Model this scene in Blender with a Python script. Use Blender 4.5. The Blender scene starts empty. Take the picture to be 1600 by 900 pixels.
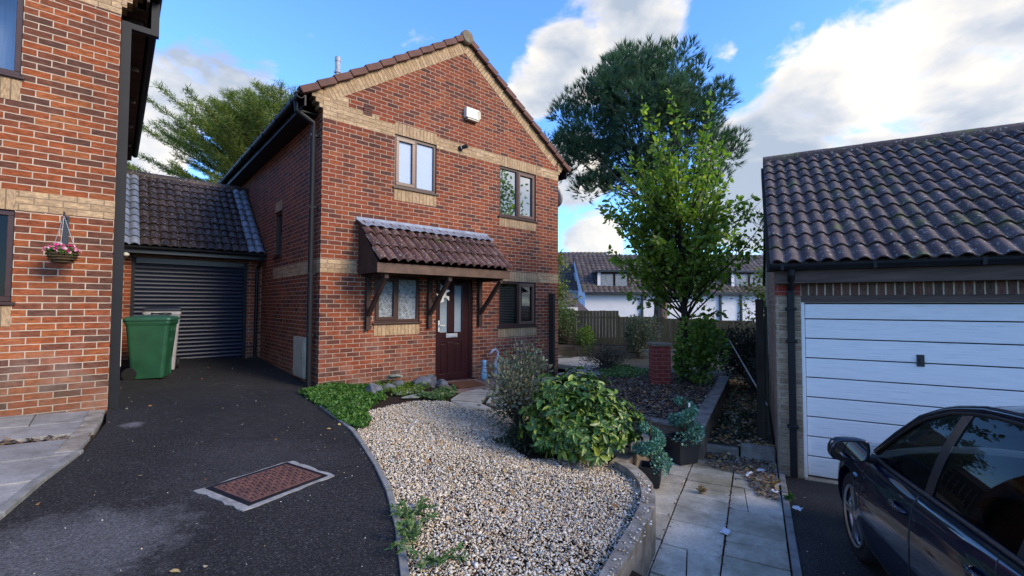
import bpy, math, random
import numpy as np
from mathutils import Vector, Matrix
R = math.radians
random.seed(7); rng = np.random.default_rng(7)
scn = bpy.context.scene
COL = scn.collection

# ------------------------------------------------------------------ camera
YAW, PIT, ROL = 0.7250, 0.0363, 0.0027
cam_d = bpy.data.cameras.new("camera"); cam = bpy.data.objects.new("camera", cam_d); COL.objects.link(cam)
cam_d.sensor_width = 36; cam_d.lens = 700.07 / 1600 * 36; cam_d.clip_start = 0.05; cam_d.clip_end = 2000
fwd0 = Vector((math.sin(YAW), math.cos(YAW), 0)); right0 = Vector((math.cos(YAW), -math.sin(YAW), 0)); up0 = Vector((0, 0, 1))
fw = fwd0 * math.cos(PIT) + up0 * math.sin(PIT); up1 = up0 * math.cos(PIT) - fwd0 * math.sin(PIT)
rt = right0 * math.cos(ROL) + up1 * math.sin(ROL); up = up1 * math.cos(ROL) - right0 * math.sin(ROL)
M = Matrix((rt, up, -fw)).transposed().to_4x4(); M.translation = Vector((-2.493, -7.528, 1.422))
cam.matrix_world = M
scn.camera = cam

# ------------------------------------------------------------------ world, sun, exposure
SUN_AZ, SUN_EL = R(158), R(28)
w = bpy.data.worlds.new("World"); scn.world = w; w.use_nodes = True
NT = w.node_tree; NT.nodes.clear()
def wn(t, **k):
    n = NT.nodes.new(t)
    for a, b in k.items(): setattr(n, a, b)
    return n
def wl(a, b): NT.links.new(a, b)
def wmath(op, a, b=None, clamp=False):
    n = wn("ShaderNodeMath", operation=op); n.use_clamp = clamp
    for i, v in enumerate((a, b)):
        if v is None: continue
        if isinstance(v, (int, float)): n.inputs[i].default_value = v
        else: wl(v, n.inputs[i])
    return n.outputs[0]
sky = wn("ShaderNodeTexSky", sky_type='NISHITA', sun_disc=False, sun_elevation=SUN_EL, sun_rotation=SUN_AZ, altitude=50, air_density=1.1, dust_density=0.4, ozone_density=2.2)
tc = wn("ShaderNodeTexCoord")
# cloud banks: directions (x, y, z, radius in degrees, weight)
def pxdir(px, py):
    v = rt * ((px - 800) / 700.07) + up * (-(py - 450) / 700.07) + fw
    return v.normalized()
BANKS = [(1560,130,13,.80),(1420,170,10,.88),(1300,200,9,.95),(1470,70,8,.85),(1600,0,9,.8),(1350,110,6,.9),(1220,260,8,1),(1700,200,16,1),(1180,330,6,.9),
         (970,40,6.5,1),(900,90,6,1),(840,130,4,.85),(1000,10,5,.9),(895,270,5,1),(930,370,4,.9),(1120,430,5,.7),
         (250,160,5,.9),(330,140,5,.85),(200,215,6,1),(400,135,3.5,.7),(1130,80,1.6,.55),(650,70,3.5,.30),(460,20,4,.33),(600,15,4,.27),(300,60,6,.25)]
geo_n = tc.outputs['Generated']
tot = None
for px, py, rad, wt in BANKS + [(808, 300, 17, 1.0)]:
    d = pxdir(px, py)
    if rad == 17: d = Vector((d.x, -d.y, d.z))      # the bright bank opposite the house front, seen in its upper windows
    dn = wn("ShaderNodeVectorMath", operation='DOT_PRODUCT'); wl(geo_n, dn.inputs[0]); dn.inputs[1].default_value = d
    mr = wn("ShaderNodeMapRange", interpolation_type='SMOOTHSTEP'); wl(dn.outputs['Value'], mr.inputs[0])
    mr.inputs[1].default_value = math.cos(R(rad * 1.35)); mr.inputs[2].default_value = math.cos(R(rad * .35)); mr.inputs[3].default_value = 0; mr.inputs[4].default_value = wt
    tot = mr.outputs[0] if tot is None else wmath('MAXIMUM', tot, mr.outputs[0])
# general broken cloud away from the picture (behind the camera) seen in reflections
mp = wn("ShaderNodeMapping"); wl(geo_n, mp.inputs[0]); mp.inputs['Scale'].default_value = (1, 1, 1.9)
n0 = wn("ShaderNodeTexNoise"); wl(mp.outputs[0], n0.inputs['Vector']); n0.inputs['Scale'].default_value = 1.6; n0.inputs['Detail'].default_value = 5
bd = wn("ShaderNodeVectorMath", operation='DOT_PRODUCT'); wl(geo_n, bd.inputs[0]); bd.inputs[1].default_value = -fwd0
bm_ = wn("ShaderNodeMapRange", interpolation_type='SMOOTHSTEP'); wl(bd.outputs['Value'], bm_.inputs[0]); bm_.inputs[1].default_value = -.25; bm_.inputs[2].default_value = .25
gen = wn("ShaderNodeMapRange"); wl(n0.outputs['Fac'], gen.inputs[0]); gen.inputs[1].default_value = .42; gen.inputs[2].default_value = .6; gen.inputs[4].default_value = .95
tot = wmath('MAXIMUM', tot, wmath('MULTIPLY', gen.outputs[0], bm_.outputs[0]))
n1 = wn("ShaderNodeTexNoise"); wl(mp.outputs[0], n1.inputs['Vector']); n1.inputs['Scale'].default_value = 6.5; n1.inputs['Detail'].default_value = 9; n1.inputs['Roughness'].default_value = .60; n1.inputs['Distortion'].default_value = .35
dens = wmath('ADD', tot, wmath('MULTIPLY', wmath('SUBTRACT', n1.outputs['Fac'], .5), 2.1))
cm = wn("ShaderNodeMapRange", interpolation_type='SMOOTHSTEP'); wl(dens, cm.inputs[0]); cm.inputs[1].default_value = .38; cm.inputs[2].default_value = .80; cm.inputs[4].default_value = .97
n2 = wn("ShaderNodeTexNoise"); wl(mp.outputs[0], n2.inputs['Vector']); n2.inputs['Scale'].default_value = 4.2; n2.inputs['Detail'].default_value = 6; n2.inputs['Roughness'].default_value = .5; n2.inputs['Distortion'].default_value = .2
cr = wn("ShaderNodeValToRGB"); wl(wmath('ADD', n2.outputs['Fac'], wmath('MULTIPLY', wmath('SUBTRACT', dens, .9), -.12)), cr.inputs[0])
e = cr.color_ramp.elements; e[0].position = .40; e[0].color = (.40, .46, .55, 1); e[1].position = .63; e[1].color = (1.0, .92, .80, 1)
e2 = e.new(.50); e2.color = (.62, .64, .67, 1)
CLOUD_GAIN = 4.6
cg = wn("ShaderNodeVectorMath", operation='SCALE'); wl(cr.outputs[0], cg.inputs[0]); cg.inputs['Scale'].default_value = CLOUD_GAIN
tint = wn("ShaderNodeMixRGB", blend_type='MULTIPLY'); tint.inputs[0].default_value = 1; wl(sky.outputs[0], tint.inputs[1]); tint.inputs[2].default_value = (.70, 1.08, 1.72, 1)
mix = wn("ShaderNodeMixRGB"); wl(cm.outputs[0], mix.inputs[0]); wl(tint.outputs[0], mix.inputs[1]); wl(cg.outputs[0], mix.inputs[2])
bg = wn("ShaderNodeBackground"); wl(mix.outputs[0], bg.inputs[0]); bg.inputs[1].default_value = 0.15
wo = wn("ShaderNodeOutputWorld"); wl(bg.outputs[0], wo.inputs[0])

sd = bpy.data.lights.new("sun", 'SUN'); sd.energy = 2.3; sd.angle = R(24); sd.color = (1, .83, .62)
sun = bpy.data.objects.new("sun", sd); COL.objects.link(sun)
S = Vector((math.sin(SUN_AZ) * math.cos(SUN_EL), math.cos(SUN_AZ) * math.cos(SUN_EL), math.sin(SUN_EL)))
sun.rotation_euler = S.to_track_quat('Z', 'Y').to_euler(); sun.location = S * 50
vs = scn.view_settings; vs.view_transform = 'Standard'; vs.look = 'None'; vs.exposure = 0.86; vs.gamma = 1; vs.use_curve_mapping = False
scn.cycles.max_bounces = 6; scn.cycles.transparent_max_bounces = 16; scn.cycles.caustics_reflective = False; scn.cycles.caustics_refractive = False

# ------------------------------------------------------------------ materials
MATS = {}
class Mat:
    def __init__(s, name):
        s.m = bpy.data.materials.new(name); s.m.use_nodes = True; s.t = s.m.node_tree; s.b = s.t.nodes['Principled BSDF']; MATS[name] = s.m
    def n(s, t, **k):
        n = s.t.nodes.new(t)
        for a, b in k.items(): setattr(n, a, b)
        return n
    def l(s, a, b): s.t.links.new(a, b)
    def uv(s, scale=(1, 1, 1), loc=(0, 0, 0)):
        t = s.n("ShaderNodeTexCoord"); m = s.n("ShaderNodeMapping"); s.l(t.outputs['UV'], m.inputs[0]); m.inputs['Scale'].default_value = scale; m.inputs['Location'].default_value = loc; return m.outputs[0]
    def ob(s, scale=(1, 1, 1)):
        t = s.n("ShaderNodeTexCoord"); m = s.n("ShaderNodeMapping"); s.l(t.outputs['Object'], m.inputs[0]); m.inputs['Scale'].default_value = scale; return m.outputs[0]
    def noise(s, v, sc, det=3, ro=.5, dist=0):
        n = s.n("ShaderNodeTexNoise"); s.l(v, n.inputs['Vector']); n.inputs['Scale'].default_value = sc; n.inputs['Detail'].default_value = det; n.inputs['Roughness'].default_value = ro; n.inputs['Distortion'].default_value = dist; return n.outputs['Fac']
    def ramp(s, f, stops, interp='LINEAR'):
        n = s.n("ShaderNodeValToRGB"); s.l(f, n.inputs[0]); r = n.color_ramp; r.interpolation = interp
        while len(r.elements) > 1: r.elements.remove(r.elements[-1])
        r.elements[0].position = stops[0][0]; r.elements[0].color = c4(stops[0][1])
        for p, c in stops[1:]: r.elements.new(p).color = c4(c)
        return n.outputs[0]
    def mix(s, f, a, b, mode='MIX'):
        n = s.n("ShaderNodeMixRGB", blend_type=mode)
        for i, v in enumerate((f, a, b)):
            if isinstance(v, (int, float)) and i == 0: n.inputs[0].default_value = v
            elif isinstance(v, (int, float, tuple)): n.inputs[i].default_value = c4(v)
            else: s.l(v, n.inputs[i])
        return n.outputs[0]
    def math(s, op, a, b=0, clamp=False):
        n = s.n("ShaderNodeMath", operation=op); n.use_clamp = clamp
        for i, v in enumerate((a, b)):
            if isinstance(v, (int, float)): n.inputs[i].default_value = v
            else: s.l(v, n.inputs[i])
        return n.outputs[0]
    def bump(s, h, st=.3, dist=.01):
        n = s.n("ShaderNodeBump"); n.inputs['Strength'].default_value = st; n.inputs['Distance'].default_value = dist; s.l(h, n.inputs['Height']); s.l(n.outputs[0], s.b.inputs['Normal'])
    def col(s, c):
        if isinstance(c, (tuple, float)): s.b.inputs['Base Color'].default_value = c4(c)
        else: s.l(c, s.b.inputs['Base Color'])
    def set(s, rough=None, spec=None, metal=None, coat=None):
        if rough is not None:
            if isinstance(rough, (int, float)): s.b.inputs['Roughness'].default_value = rough
            else: s.l(rough, s.b.inputs['Roughness'])
        if spec is not None: s.b.inputs['Specular IOR Level'].default_value = spec
        if metal is not None: s.b.inputs['Metallic'].default_value = metal
        if coat is not None: s.b.inputs['Coat Weight'].default_value = coat; s.b.inputs['Coat Roughness'].default_value = .03
def c4(c):
    if isinstance(c, (int, float)): return (c, c, c, 1)
    return tuple(c) if len(c) == 4 else tuple(c) + (1,)

def brick_mat(name, pal, mortar=(.40, .34, .28), bw=.225, bh=.075, off=.5, dirt=True, ms=.0115):
    m = Mat(name); uv = m.uv()
    # slight waviness so that courses are not ruler-straight
    wob = m.n("ShaderNodeVectorMath", operation='SCALE'); nz = m.n("ShaderNodeTexNoise"); m.l(uv, nz.inputs['Vector']); nz.inputs['Scale'].default_value = 9; nz.inputs['Detail'].default_value = 2
    sb = m.n("ShaderNodeVectorMath", operation='SUBTRACT'); m.l(nz.outputs['Color'], sb.inputs[0]); sb.inputs[1].default_value = (.5, .5, .5)
    m.l(sb.outputs[0], wob.inputs[0]); wob.inputs['Scale'].default_value = .008
    ad = m.n("ShaderNodeVectorMath", operation='ADD'); m.l(uv, ad.inputs[0]); m.l(wob.outputs[0], ad.inputs[1])
    b = m.n("ShaderNodeTexBrick"); m.l(ad.outputs[0], b.inputs['Vector'])
    b.offset = off; b.inputs['Color1'].default_value = (0, 0, 0, 1); b.inputs['Color2'].default_value = (1, 1, 1, 1); b.inputs['Mortar'].default_value = (.5, .5, .5, 1)
    b.inputs['Scale'].default_value = 1; b.inputs['Mortar Size'].default_value = ms / 2; b.inputs['Mortar Smooth'].default_value = .25; b.inputs['Brick Width'].default_value = bw; b.inputs['Row Height'].default_value = bh
    c = m.ramp(b.outputs['Color'], pal)
    # streaks and kiss-marks inside each brick
    st = m.noise(m.uv((18, 60, 1)), 1.0, 4, .6)
    c = m.mix(.85, c, m.ramp(st, [(.3, (.50, .48, .50)), (.66, (1.35, 1.28, 1.2))]), 'MULTIPLY')
    c = m.mix(.5, c, m.ramp(m.noise(m.uv((7, 16, 1)), 1.0, 3, .6), [(.35, (.6, .6, .64)), (.65, (1.2, 1.16, 1.1))]), 'MULTIPLY')
    big = m.noise(uv, .9, 4, .6)
    c = m.mix(.5, c, m.ramp(big, [(.3, (.72, .68, .68)), (.68, (1.15, 1.12, 1.1))]), 'MULTIPLY')
    mc = m.mix(.6, mortar, m.ramp(m.noise(uv, 7, 4), [(.3, (.6, .6, .6)), (.7, (1.2, 1.2, 1.2))]), 'MULTIPLY')
    c = m.mix(b.outputs['Fac'], c, mc)
    if dirt:   # chalky bloom in patches low on the wall, grime at its foot
        sx = m.n("ShaderNodeSeparateXYZ"); m.l(uv, sx.inputs[0])
        low = m.n("ShaderNodeMapRange"); m.l(sx.outputs['Y'], low.inputs[0]); low.inputs[1].default_value = 1.3; low.inputs[2].default_value = .1
        bl = m.math('MULTIPLY', low.outputs[0], m.math('MULTIPLY', m.math('SUBTRACT', m.noise(uv, 2.3, 5, .65), .46, True), 2.2, True))
        c = m.mix(bl, c, (.32, .24, .20))
        gr = m.n("ShaderNodeMapRange"); m.l(m.math('ADD', sx.outputs['Y'], m.math('MULTIPLY', m.noise(uv, 5, 3), -.3)), gr.inputs[0]); gr.inputs[1].default_value = .12; gr.inputs[2].default_value = -.08; gr.inputs[4].default_value = .6
        c = m.mix(m.math('MULTIPLY', gr.outputs[0], m.noise(uv, 11, 4, .7)), c, (.09, .085, .06))
    if dirt: c = m.mix(.45, c, m.ramp(m.noise(m.uv((1.6, .22, 1)), 1.0, 5, .62), [(.34, (.62, .60, .60)), (.6, (1.08, 1.06, 1.04))]), 'MULTIPLY')
    m.col(c); m.set(rough=.88, spec=.25)
    h = m.math('ADD', m.math('MULTIPLY', b.outputs['Fac'], -1), m.math('MULTIPLY', st, .35))
    m.bump(h, .55, .008)
    return m.m
RED = [(0, (.095, .042, .034)), (.16, (.125, .046, .032)), (.32, (.175, .052, .030)), (.5, (.24, .062, .028)), (.7, (.27, .074, .030)), (.85, (.20, .055, .030)), (1, (.28, .095, .042))]
RED2 = [(0, (.10, .050, .038)), (.2, (.135, .056, .036)), (.38, (.19, .064, .033)), (.58, (.26, .074, .029)), (.8, (.29, .084, .030)), (1, (.31, .115, .045))]
CREAM = [(0, (.36, .26, .155)), (.35, (.44, .325, .195)), (.7, (.50, .38, .24)), (1, (.39, .28, .165))]
brick_mat("red_brick", RED, mortar=(.42, .33, .25))
brick_mat("orange_brick", RED2, mortar=(.50, .41, .31))
brick_mat("cream_brick", CREAM, mortar=(.24, .17, .11), dirt=False, ms=.011)
brick_mat("cream_soldier", CREAM, mortar=(.20, .14, .09), bw=.60, bh=.075, off=0, dirt=False, ms=.013)
brick_mat("buff_brick", [(0, (.26, .20, .13)), (.5, (.36, .29, .20)), (1, (.42, .35, .25))], mortar=(.44, .38, .30))
brick_mat("dark_soldier", [(0, (.10, .07, .055)), (.5, (.16, .095, .07)), (1, (.15, .07, .055))], mortar=(.50, .42, .32), bw=.60, bh=.075, off=0, dirt=False, ms=.014)
brick_mat("pillar_brick", [(0, (.24, .045, .04)), (.5, (.32, .06, .045)), (1, (.28, .05, .04))], mortar=(.30, .18, .14), dirt=False)
brick_mat("wall_block", [(0, (.20, .17, .13)), (.5, (.30, .25, .19)), (1, (.26, .20, .14))], mortar=(.16, .14, .11), bw=.22, bh=.11, dirt=False)

def simple(name, c, rough=.6, spec=.5, noise=0, nsc=8, bump=0, bsc=30, metal=0, coat=0, stretch=(1, 1, 1), c2=None):
    m = Mat(name)
    if noise or c2:
        v = m.ob(stretch); f = m.noise(v, nsc, 5, .6)
        if c2 is None: c2 = tuple(x * (1 - noise) for x in c)
        m.col(m.ramp(f, [(.32, c2), (.68, c)]))
    else: m.col(c)
    if bump: m.bump(m.noise(m.ob(stretch), bsc, 4, .6), bump, .01)
    m.set(rough=rough, spec=spec, metal=metal, coat=coat if coat else None)
    return m.m
simple("upvc_brown", (.048, .018, .015), .4, .4, .3, 20)
simple("upvc_brown_light", (.13, .065, .050), .35, .5, .25, 20)
simple("door_paint", (.032, .009, .011), .3, .5, .3, 6)
simple("black_plastic", (.018, .020, .024), .35, .5, .3, 5)
simple("gutter_black", (.010, .011, .014), .5, .25, .3, 5)
simple("dark_wood", (.060, .034, .028), .7, .3, .5, 6, .4, 40, stretch=(1, 1, 1))
simple("stained_board", (.13, .075, .055), .6, .35, .5, 5, .3, 20)
simple("fascia_wood", (.13, .095, .08), .8, .2, .5, 4, .4, 25, stretch=(.5, 3, 6))
simple("lead", (.26, .30, .37), .42, .5, .5, 7, .3, 12)
simple("white_plastic", (.70, .69, .64), .4, .5, .15, 10)
simple("cream_plastic", (.50, .46, .36), .45, .5, .3, 8)
simple("grey_metal", (.40, .42, .45), .4, .5, .3, 8)
simple("chrome", (.75, .75, .75), .15, .5, metal=1)
simple("mortar", (.33, .33, .32), .9, .2, .5, 14, .4, 30)
simple("stone", (.17, .185, .21), .9, .3, .6, 9, 1.0, 14)
simple("stone_pale", (.28, .30, .24), .85, .3, .5, 9, .8, 14)
simple("concrete", (.33, .30, .25), .9, .2, .55, 7, .6, 30, c2=(.15, .13, .10))
simple("kerb", (.26, .26, .24), .9, .2, .5, 6, .5, 30)
simple("soil", (.045, .032, .022), .95, .1, .5, 12, .8, 20)
simple("mat_fibre", (.17, .08, .045), .95, .1, .5, 40, .6, 120)
simple("bin_green", (.018, .092, .045), .42, .5, .35, 4)
simple("bin_lid", (.03, .12, .075), .4, .5, .3, 5)
simple("pale_grey_panel", (.33, .33, .35), .5, .5, .3, 6)
simple("rubber", (.015, .015, .016), .75, .3, .3, 20)
simple("planter", (.018, .022, .030), .45, .5, .3, 6)
simple("blue_glaze", (.22, .42, .62), .3, .5, .4, 14)
simple("blue_grey_glaze", (.38, .46, .58), .35, .5, .4, 10)
simple("bark_brown", (.10, .075, .055), .9, .2, .5, 12, .8, 25, stretch=(1, 1, .3))
simple("bark_dark", (.045, .035, .028), .9, .2, .5, 12, .8, 25, stretch=(1, 1, .3))
simple("pine_bark", (.13, .10, .085), .9, .2, .6, 5, .9, 12, stretch=(1, 1, .4))
simple("white_render", (.74, .75, .78), .85, .2, .12, 2)
simple("fence_wood", (.060, .062, .045), .85, .2, .5, 3, .5, 30, stretch=(4, 4, .4))
simple("fence_dark", (.05, .042, .032), .85, .2, .5, 3, .5, 30, stretch=(4, 4, .4))
simple("sleeper", (.24, .19, .13), .85, .2, .5, 4, .6, 20, stretch=(.6, .6, 5))
simple("litter_white", (.66, .68, .72), .6, .4, .2, 20)
simple("wicker", (.10, .065, .03), .8, .3, .5, 60, .9, 90)
simple("dish_grey", (.42, .44, .46), .5, .5, .15, 10)
simple("cane", (.38, .34, .28), .6, .3, .3, 10)
simple("tyre", (.018, .018, .019), .8, .3, .3, 30)
simple("alloy", (.42, .43, .45), .3, .5, metal=.9)
simple("trim_black", (.010, .010, .012), .5, .5)
simple("rear_lamp", (.35, .01, .01), .15, .6)
simple("far_roof", (.11, .085, .085), .8, .3, .3, 3)
simple("red_plastic", (.4, .02, .02), .4)

def frosted(name, c, c2, sc=26):
    m = Mat(name); v = m.ob(); f = m.noise(v, sc, 3, .6, 1.2)
    m.col(m.ramp(f, [(.4, c2), (.58, c)])); m.set(rough=.5, spec=.35); m.bump(f, .25, .004); return m.m
frosted("frosted_pane", (.40, .49, .66), (.33, .42, .60), 60)  # frosted glass, with the reflected sky's pale blue put into its colour
frosted("patterned_pane", (.32, .36, .40), (.10, .12, .13), 26)
frosted("door_pane", (.26, .31, .35), (.20, .25, .29), 50)
def glass(name, base, fac, tint=(.8, .85, .88)):
    m = Mat(name); t = m.t; t.nodes.remove(m.b)
    tr = m.n("ShaderNodeBsdfTransparent"); tr.inputs[0].default_value = c4(tint); gl = m.n("ShaderNodeBsdfGlossy"); gl.inputs['Roughness'].default_value = .015; gl.inputs[0].default_value = (.95, .97, 1, 1)
    mx = m.n("ShaderNodeMixShader"); fr = m.n("ShaderNodeFresnel"); fr.inputs[0].default_value = 1.52
    f = m.math('ADD', m.math('MULTIPLY', fr.outputs[0], fac), base, True); m.l(f, mx.inputs[0]); m.l(tr.outputs[0], mx.inputs[1]); m.l(gl.outputs[0], mx.inputs[2])
    m.l(mx.outputs[0], t.nodes['Material Output'].inputs[0]); return m.m
glass("clear_glass", .05, 1.0); glass("mirror_glass", .62, 1.0, (.3, .3, .32)); glass("car_glass", .0, .38, (.13, .15, .15))
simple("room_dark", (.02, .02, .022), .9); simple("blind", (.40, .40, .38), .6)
simple("curtain", (.45, .50, .60), .8, noise=.3, nsc=4, stretch=(12, 12, .4))
mm = Mat("mirror_face"); mm.col((.35, .35, .36)); mm.set(rough=.03, metal=1)

def tile_mat(name, pal, moss=.35, rough=.7, spec=.35, mosscol=(.10, .12, .035)):
    m = Mat(name); uv = m.uv()
    fl = m.n("ShaderNodeVectorMath", operation='FLOOR'); m.l(uv, fl.inputs[0]); wnz = m.n("ShaderNodeTexWhiteNoise", noise_dimensions='2D'); m.l(fl.outputs[0], wnz.inputs['Vector'])
    c = m.ramp(wnz.outputs['Value'], pal)
    ob = m.ob(); f = m.noise(ob, 12, 5, .65)
    c = m.mix(.6, c, m.ramp(f, [(.3, (.5, .5, .5)), (.7, (1.3, 1.3, 1.3))]), 'MULTIPLY')
    lich = m.math('GREATER_THAN', m.noise(ob, 30, 2, .5), .645); c = m.mix(m.math('MULTIPLY', lich, .7), c, (.36, .37, .33))
    f2 = m.math('MULTIPLY', m.math('SUBTRACT', m.noise(ob, 2.2, 6, .75), 1 - moss, True), 7, True); c = m.mix(f2, c, mosscol)
    m.col(c); m.set(rough=rough, spec=spec); m.bump(m.noise(ob, 60, 4, .6), .4, .006); return m.m
tile_mat("tile_purple", [(0, (.060, .044, .042)), (.5, (.088, .064, .060)), (1, (.115, .086, .078))], .46, .8, .25)
tile_mat("tile_brown", [(0, (.075, .038, .034)), (.5, (.11, .052, .042)), (1, (.14, .075, .060))], .40, .75)
tile_mat("tile_dark", [(0, (.028, .022, .022)), (.5, (.042, .030, .028)), (1, (.06, .042, .036))], .40, .6, .4, (.06, .06, .025))
tile_mat("tile_sky_sheen", [(0, (.13, .16, .21)), (.5, (.18, .22, .29)), (1, (.24, .28, .35))], .1, .45, .5)  # shiny edge tiles: bluish sky reflection painted into their colour
simple("verge_tile", (.13, .050, .035), .65, .35, .4, 6, .3, 30)
simple("ridge_stone", (.24, .19, .13), .8, .3, .5, 8, .4, 20)

def asphalt(name):
    m = Mat(name); ob = m.ob()
    c = m.ramp(m.noise(ob, 60, 5, .85), [(.38, (.007, .007, .007)), (.52, (.020, .020, .020)), (.58, (.048, .048, .046)), (.68, (.13, .13, .13))])
    c = m.mix(.7, c, m.ramp(m.noise(ob, .8, 6, .6), [(.3, (.55, .55, .58)), (.7, (1.35, 1.32, 1.3))]), 'MULTIPLY')
    v = m.n("ShaderNodeTexVoronoi"); m.l(ob, v.inputs['Vector']); v.inputs['Scale'].default_value = 38
    sel = m.math('MULTIPLY', m.math('LESS_THAN', v.outputs['Distance'], .16), m.math('GREATER_THAN', m.noise(ob, 21, 2), .60))
    c = m.mix(m.math('MULTIPLY', sel, .7), c, (.22, .22, .21))
    # a pale worn patch and a pale cement smear
    for (x, y, r, s, colr) in ((-2.62, -3.95, .62, .55, (.16, .16, .165)), (-2.34, -1.25, .16, .8, (.17, .17, .18)), (-1.55, -3.0, .9, .18, (.09, .09, .095))):
        d = m.n("ShaderNodeVectorMath", operation='DISTANCE'); m.l(ob, d.inputs[0]); d.inputs[1].default_value = (x, y, .05)
        dd = m.math('ADD', d.outputs['Value'], m.math('MULTIPLY', m.math('SUBTRACT', m.noise(ob, 5, 6, .7), .5), r * 1.6))
        mr = m.n("ShaderNodeMapRange"); m.l(dd, mr.inputs[0]); mr.inputs[1].default_value = r; mr.inputs[2].default_value = r * .45; mr.inputs[4].default_value = s
        c = m.mix(mr.outputs[0], c, m.mix(.6, colr, m.ramp(m.noise(ob, 60, 5, .85), [(.4, (.15, .15, .15)), (.6, (1.7, 1.7, 1.7))]), 'MULTIPLY'))
    m.col(c); m.set(rough=m.ramp(m.noise(ob, 2, 4), [(.3, .62), (.7, .85)]), spec=.3); m.bump(m.noise(ob, 110, 3, .7), .9, .012); return m.m
asphalt("asphalt")
def slab_mat(name, a, b, moss=.5):
    m = Mat(name); g = m.n("ShaderNodeNewGeometry"); ob = m.ob()
    c = m.ramp(g.outputs['Random Per Island'], [(0, a), (1, b)])
    c = m.mix(.8, c, m.ramp(m.noise(ob, 3.5, 6, .65), [(.3, (.5, .5, .48)), (.7, (1.25, 1.25, 1.25))]), 'MULTIPLY')
    c = m.mix(.35, c, m.ramp(m.noise(ob, 45, 3, .6), [(.3, (.5, .5, .5)), (.7, (1.3, 1.3, 1.3))]), 'MULTIPLY')
    mo = m.math('MULTIPLY', m.math('SUBTRACT', m.noise(ob, 1.3, 5, .6), 1 - moss, True), 5, True); c = m.mix(m.math('MULTIPLY', mo, .65), c, (.11, .11, .05))
    m.col(c); m.set(rough=.85, spec=.3); m.bump(m.noise(ob, 30, 5, .6), .45, .008); return m.m
slab_mat("paving_slab", (.46, .41, .32), (.64, .58, .47), .53); slab_mat("pillar_path", (.20, .13, .11), (.30, .20, .17), .4); slab_mat("paving_grey", (.24, .235, .225), (.34, .33, .31), .4); slab_mat("paving_buff", (.36, .33, .27), (.46, .43, .36), .35)
def island_mat(name, stops, rough=.8, transl=0, interp='LINEAR', spec=.4, varnoise=0):
    m = Mat(name); g = m.n("ShaderNodeNewGeometry"); c = m.ramp(g.outputs['Random Per Island'], stops, interp)
    if varnoise: c = m.mix(1, c, m.ramp(m.noise(m.ob(), varnoise, 3), [(.3, (.55, .6, .55)), (.7, (1.3, 1.25, 1.2))]), 'MULTIPLY')
    m.col(c); m.set(rough=rough, spec=spec)
    if transl:
        t = m.n("ShaderNodeBsdfTranslucent"); m.l(m.mix(1, c, (1.6, 1.9, .7), 'MULTIPLY'), t.inputs[0]); mx = m.n("ShaderNodeMixShader"); mx.inputs[0].default_value = transl
        m.l(m.b.outputs[0], mx.inputs[1]); m.l(t.outputs[0], mx.inputs[2]); m.l(mx.outputs[0], m.t.nodes['Material Output'].inputs[0])
    return m.m
island_mat("gravel_stones", [(0, (.66, .60, .48)), (.2, (.52, .41, .26)), (.34, (.68, .61, .47)), (.48, (.36, .24, .14)), (.54, (.60, .50, .34)), (.66, (.42, .41, .40)), (.74, (.74, .69, .59)), (.88, (.20, .17, .16)), (.92, (.60, .43, .25)), (1, (.70, .66, .60))], .7, interp='CONSTANT')
island_mat("bark_chips", [(0, (.06, .040, .028)), (.4, (.12, .080, .055)), (.7, (.19, .14, .10)), (.9, (.32, .26, .20)), (1, (.46, .41, .34))], .9)
island_mat("fallen_leaf", [(0, (.20, .08, .025)), (.3, (.34, .17, .05)), (.5, (.45, .33, .12)), (.7, (.30, .26, .20)), (.85, (.12, .06, .03)), (1, (.55, .46, .28))], .7, .15)
island_mat("leaf_tree", [(0, (.075, .130, .024)), (.4, (.125, .205, .034)), (.8, (.20, .28, .045)), (1, (.34, .36, .07))], .5, .5, varnoise=.9)
island_mat("leaf_small_tree", [(0, (.07, .11, .03)), (.6, (.12, .16, .04)), (1, (.24, .22, .06))], .5, .35)
island_mat("leaf_ivy", [(0, (.06, .12, .02)), (.6, (.11, .20, .03)), (1, (.26, .31, .06))], .5, .3)
island_mat("needle_pine", [(0, (.028, .068, .045)), (.6, (.046, .105, .062)), (1, (.08, .145, .075))], .6, .3, varnoise=.8)
island_mat("needle_conifer", [(0, (.07, .11, .025)), (.6, (.15, .19, .04)), (1, (.27, .28, .07))], .6, .35, varnoise=.5)
island_mat("leaf_cover", [(0, (.03, .085, .015)), (.6, (.06, .15, .022)), (1, (.11, .22, .035))], .5, .25)
island_mat("leaf_airy", [(0, (.055, .075, .055)), (.5, (.10, .125, .085)), (.85, (.17, .19, .14)), (1, (.16, .10, .06))], .6, .2)
island_mat("leaf_dark", [(0, (.012, .022, .012)), (.7, (.025, .042, .018)), (1, (.06, .06, .035))], .6, .1)
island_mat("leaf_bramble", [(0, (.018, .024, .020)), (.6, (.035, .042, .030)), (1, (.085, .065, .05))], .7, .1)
island_mat("leaf_topiary", [(0, (.05, .17, .12)), (.6, (.10, .26, .18)), (1, (.28, .42, .34))], .5, .1)
island_mat("leaf_weed", [(0, (.04, .10, .03)), (.6, (.09, .17, .05)), (1, (.26, .30, .16))], .6, .25)
island_mat("petal", [(0, (.55, .02, .16)), (.4, (.70, .05, .28)), (.7, (.75, .55, .6)), (1, (.8, .75, .78))], .6, .2)
m = Mat("leaf_aucuba"); g = m.n("ShaderNodeNewGeometry"); c = m.ramp(g.outputs['Random Per Island'], [(0, (.018, .055, .010)), (.5, (.038, .10, .015)), (.88, (.075, .16, .022)), (1, (.24, .28, .04))])
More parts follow.
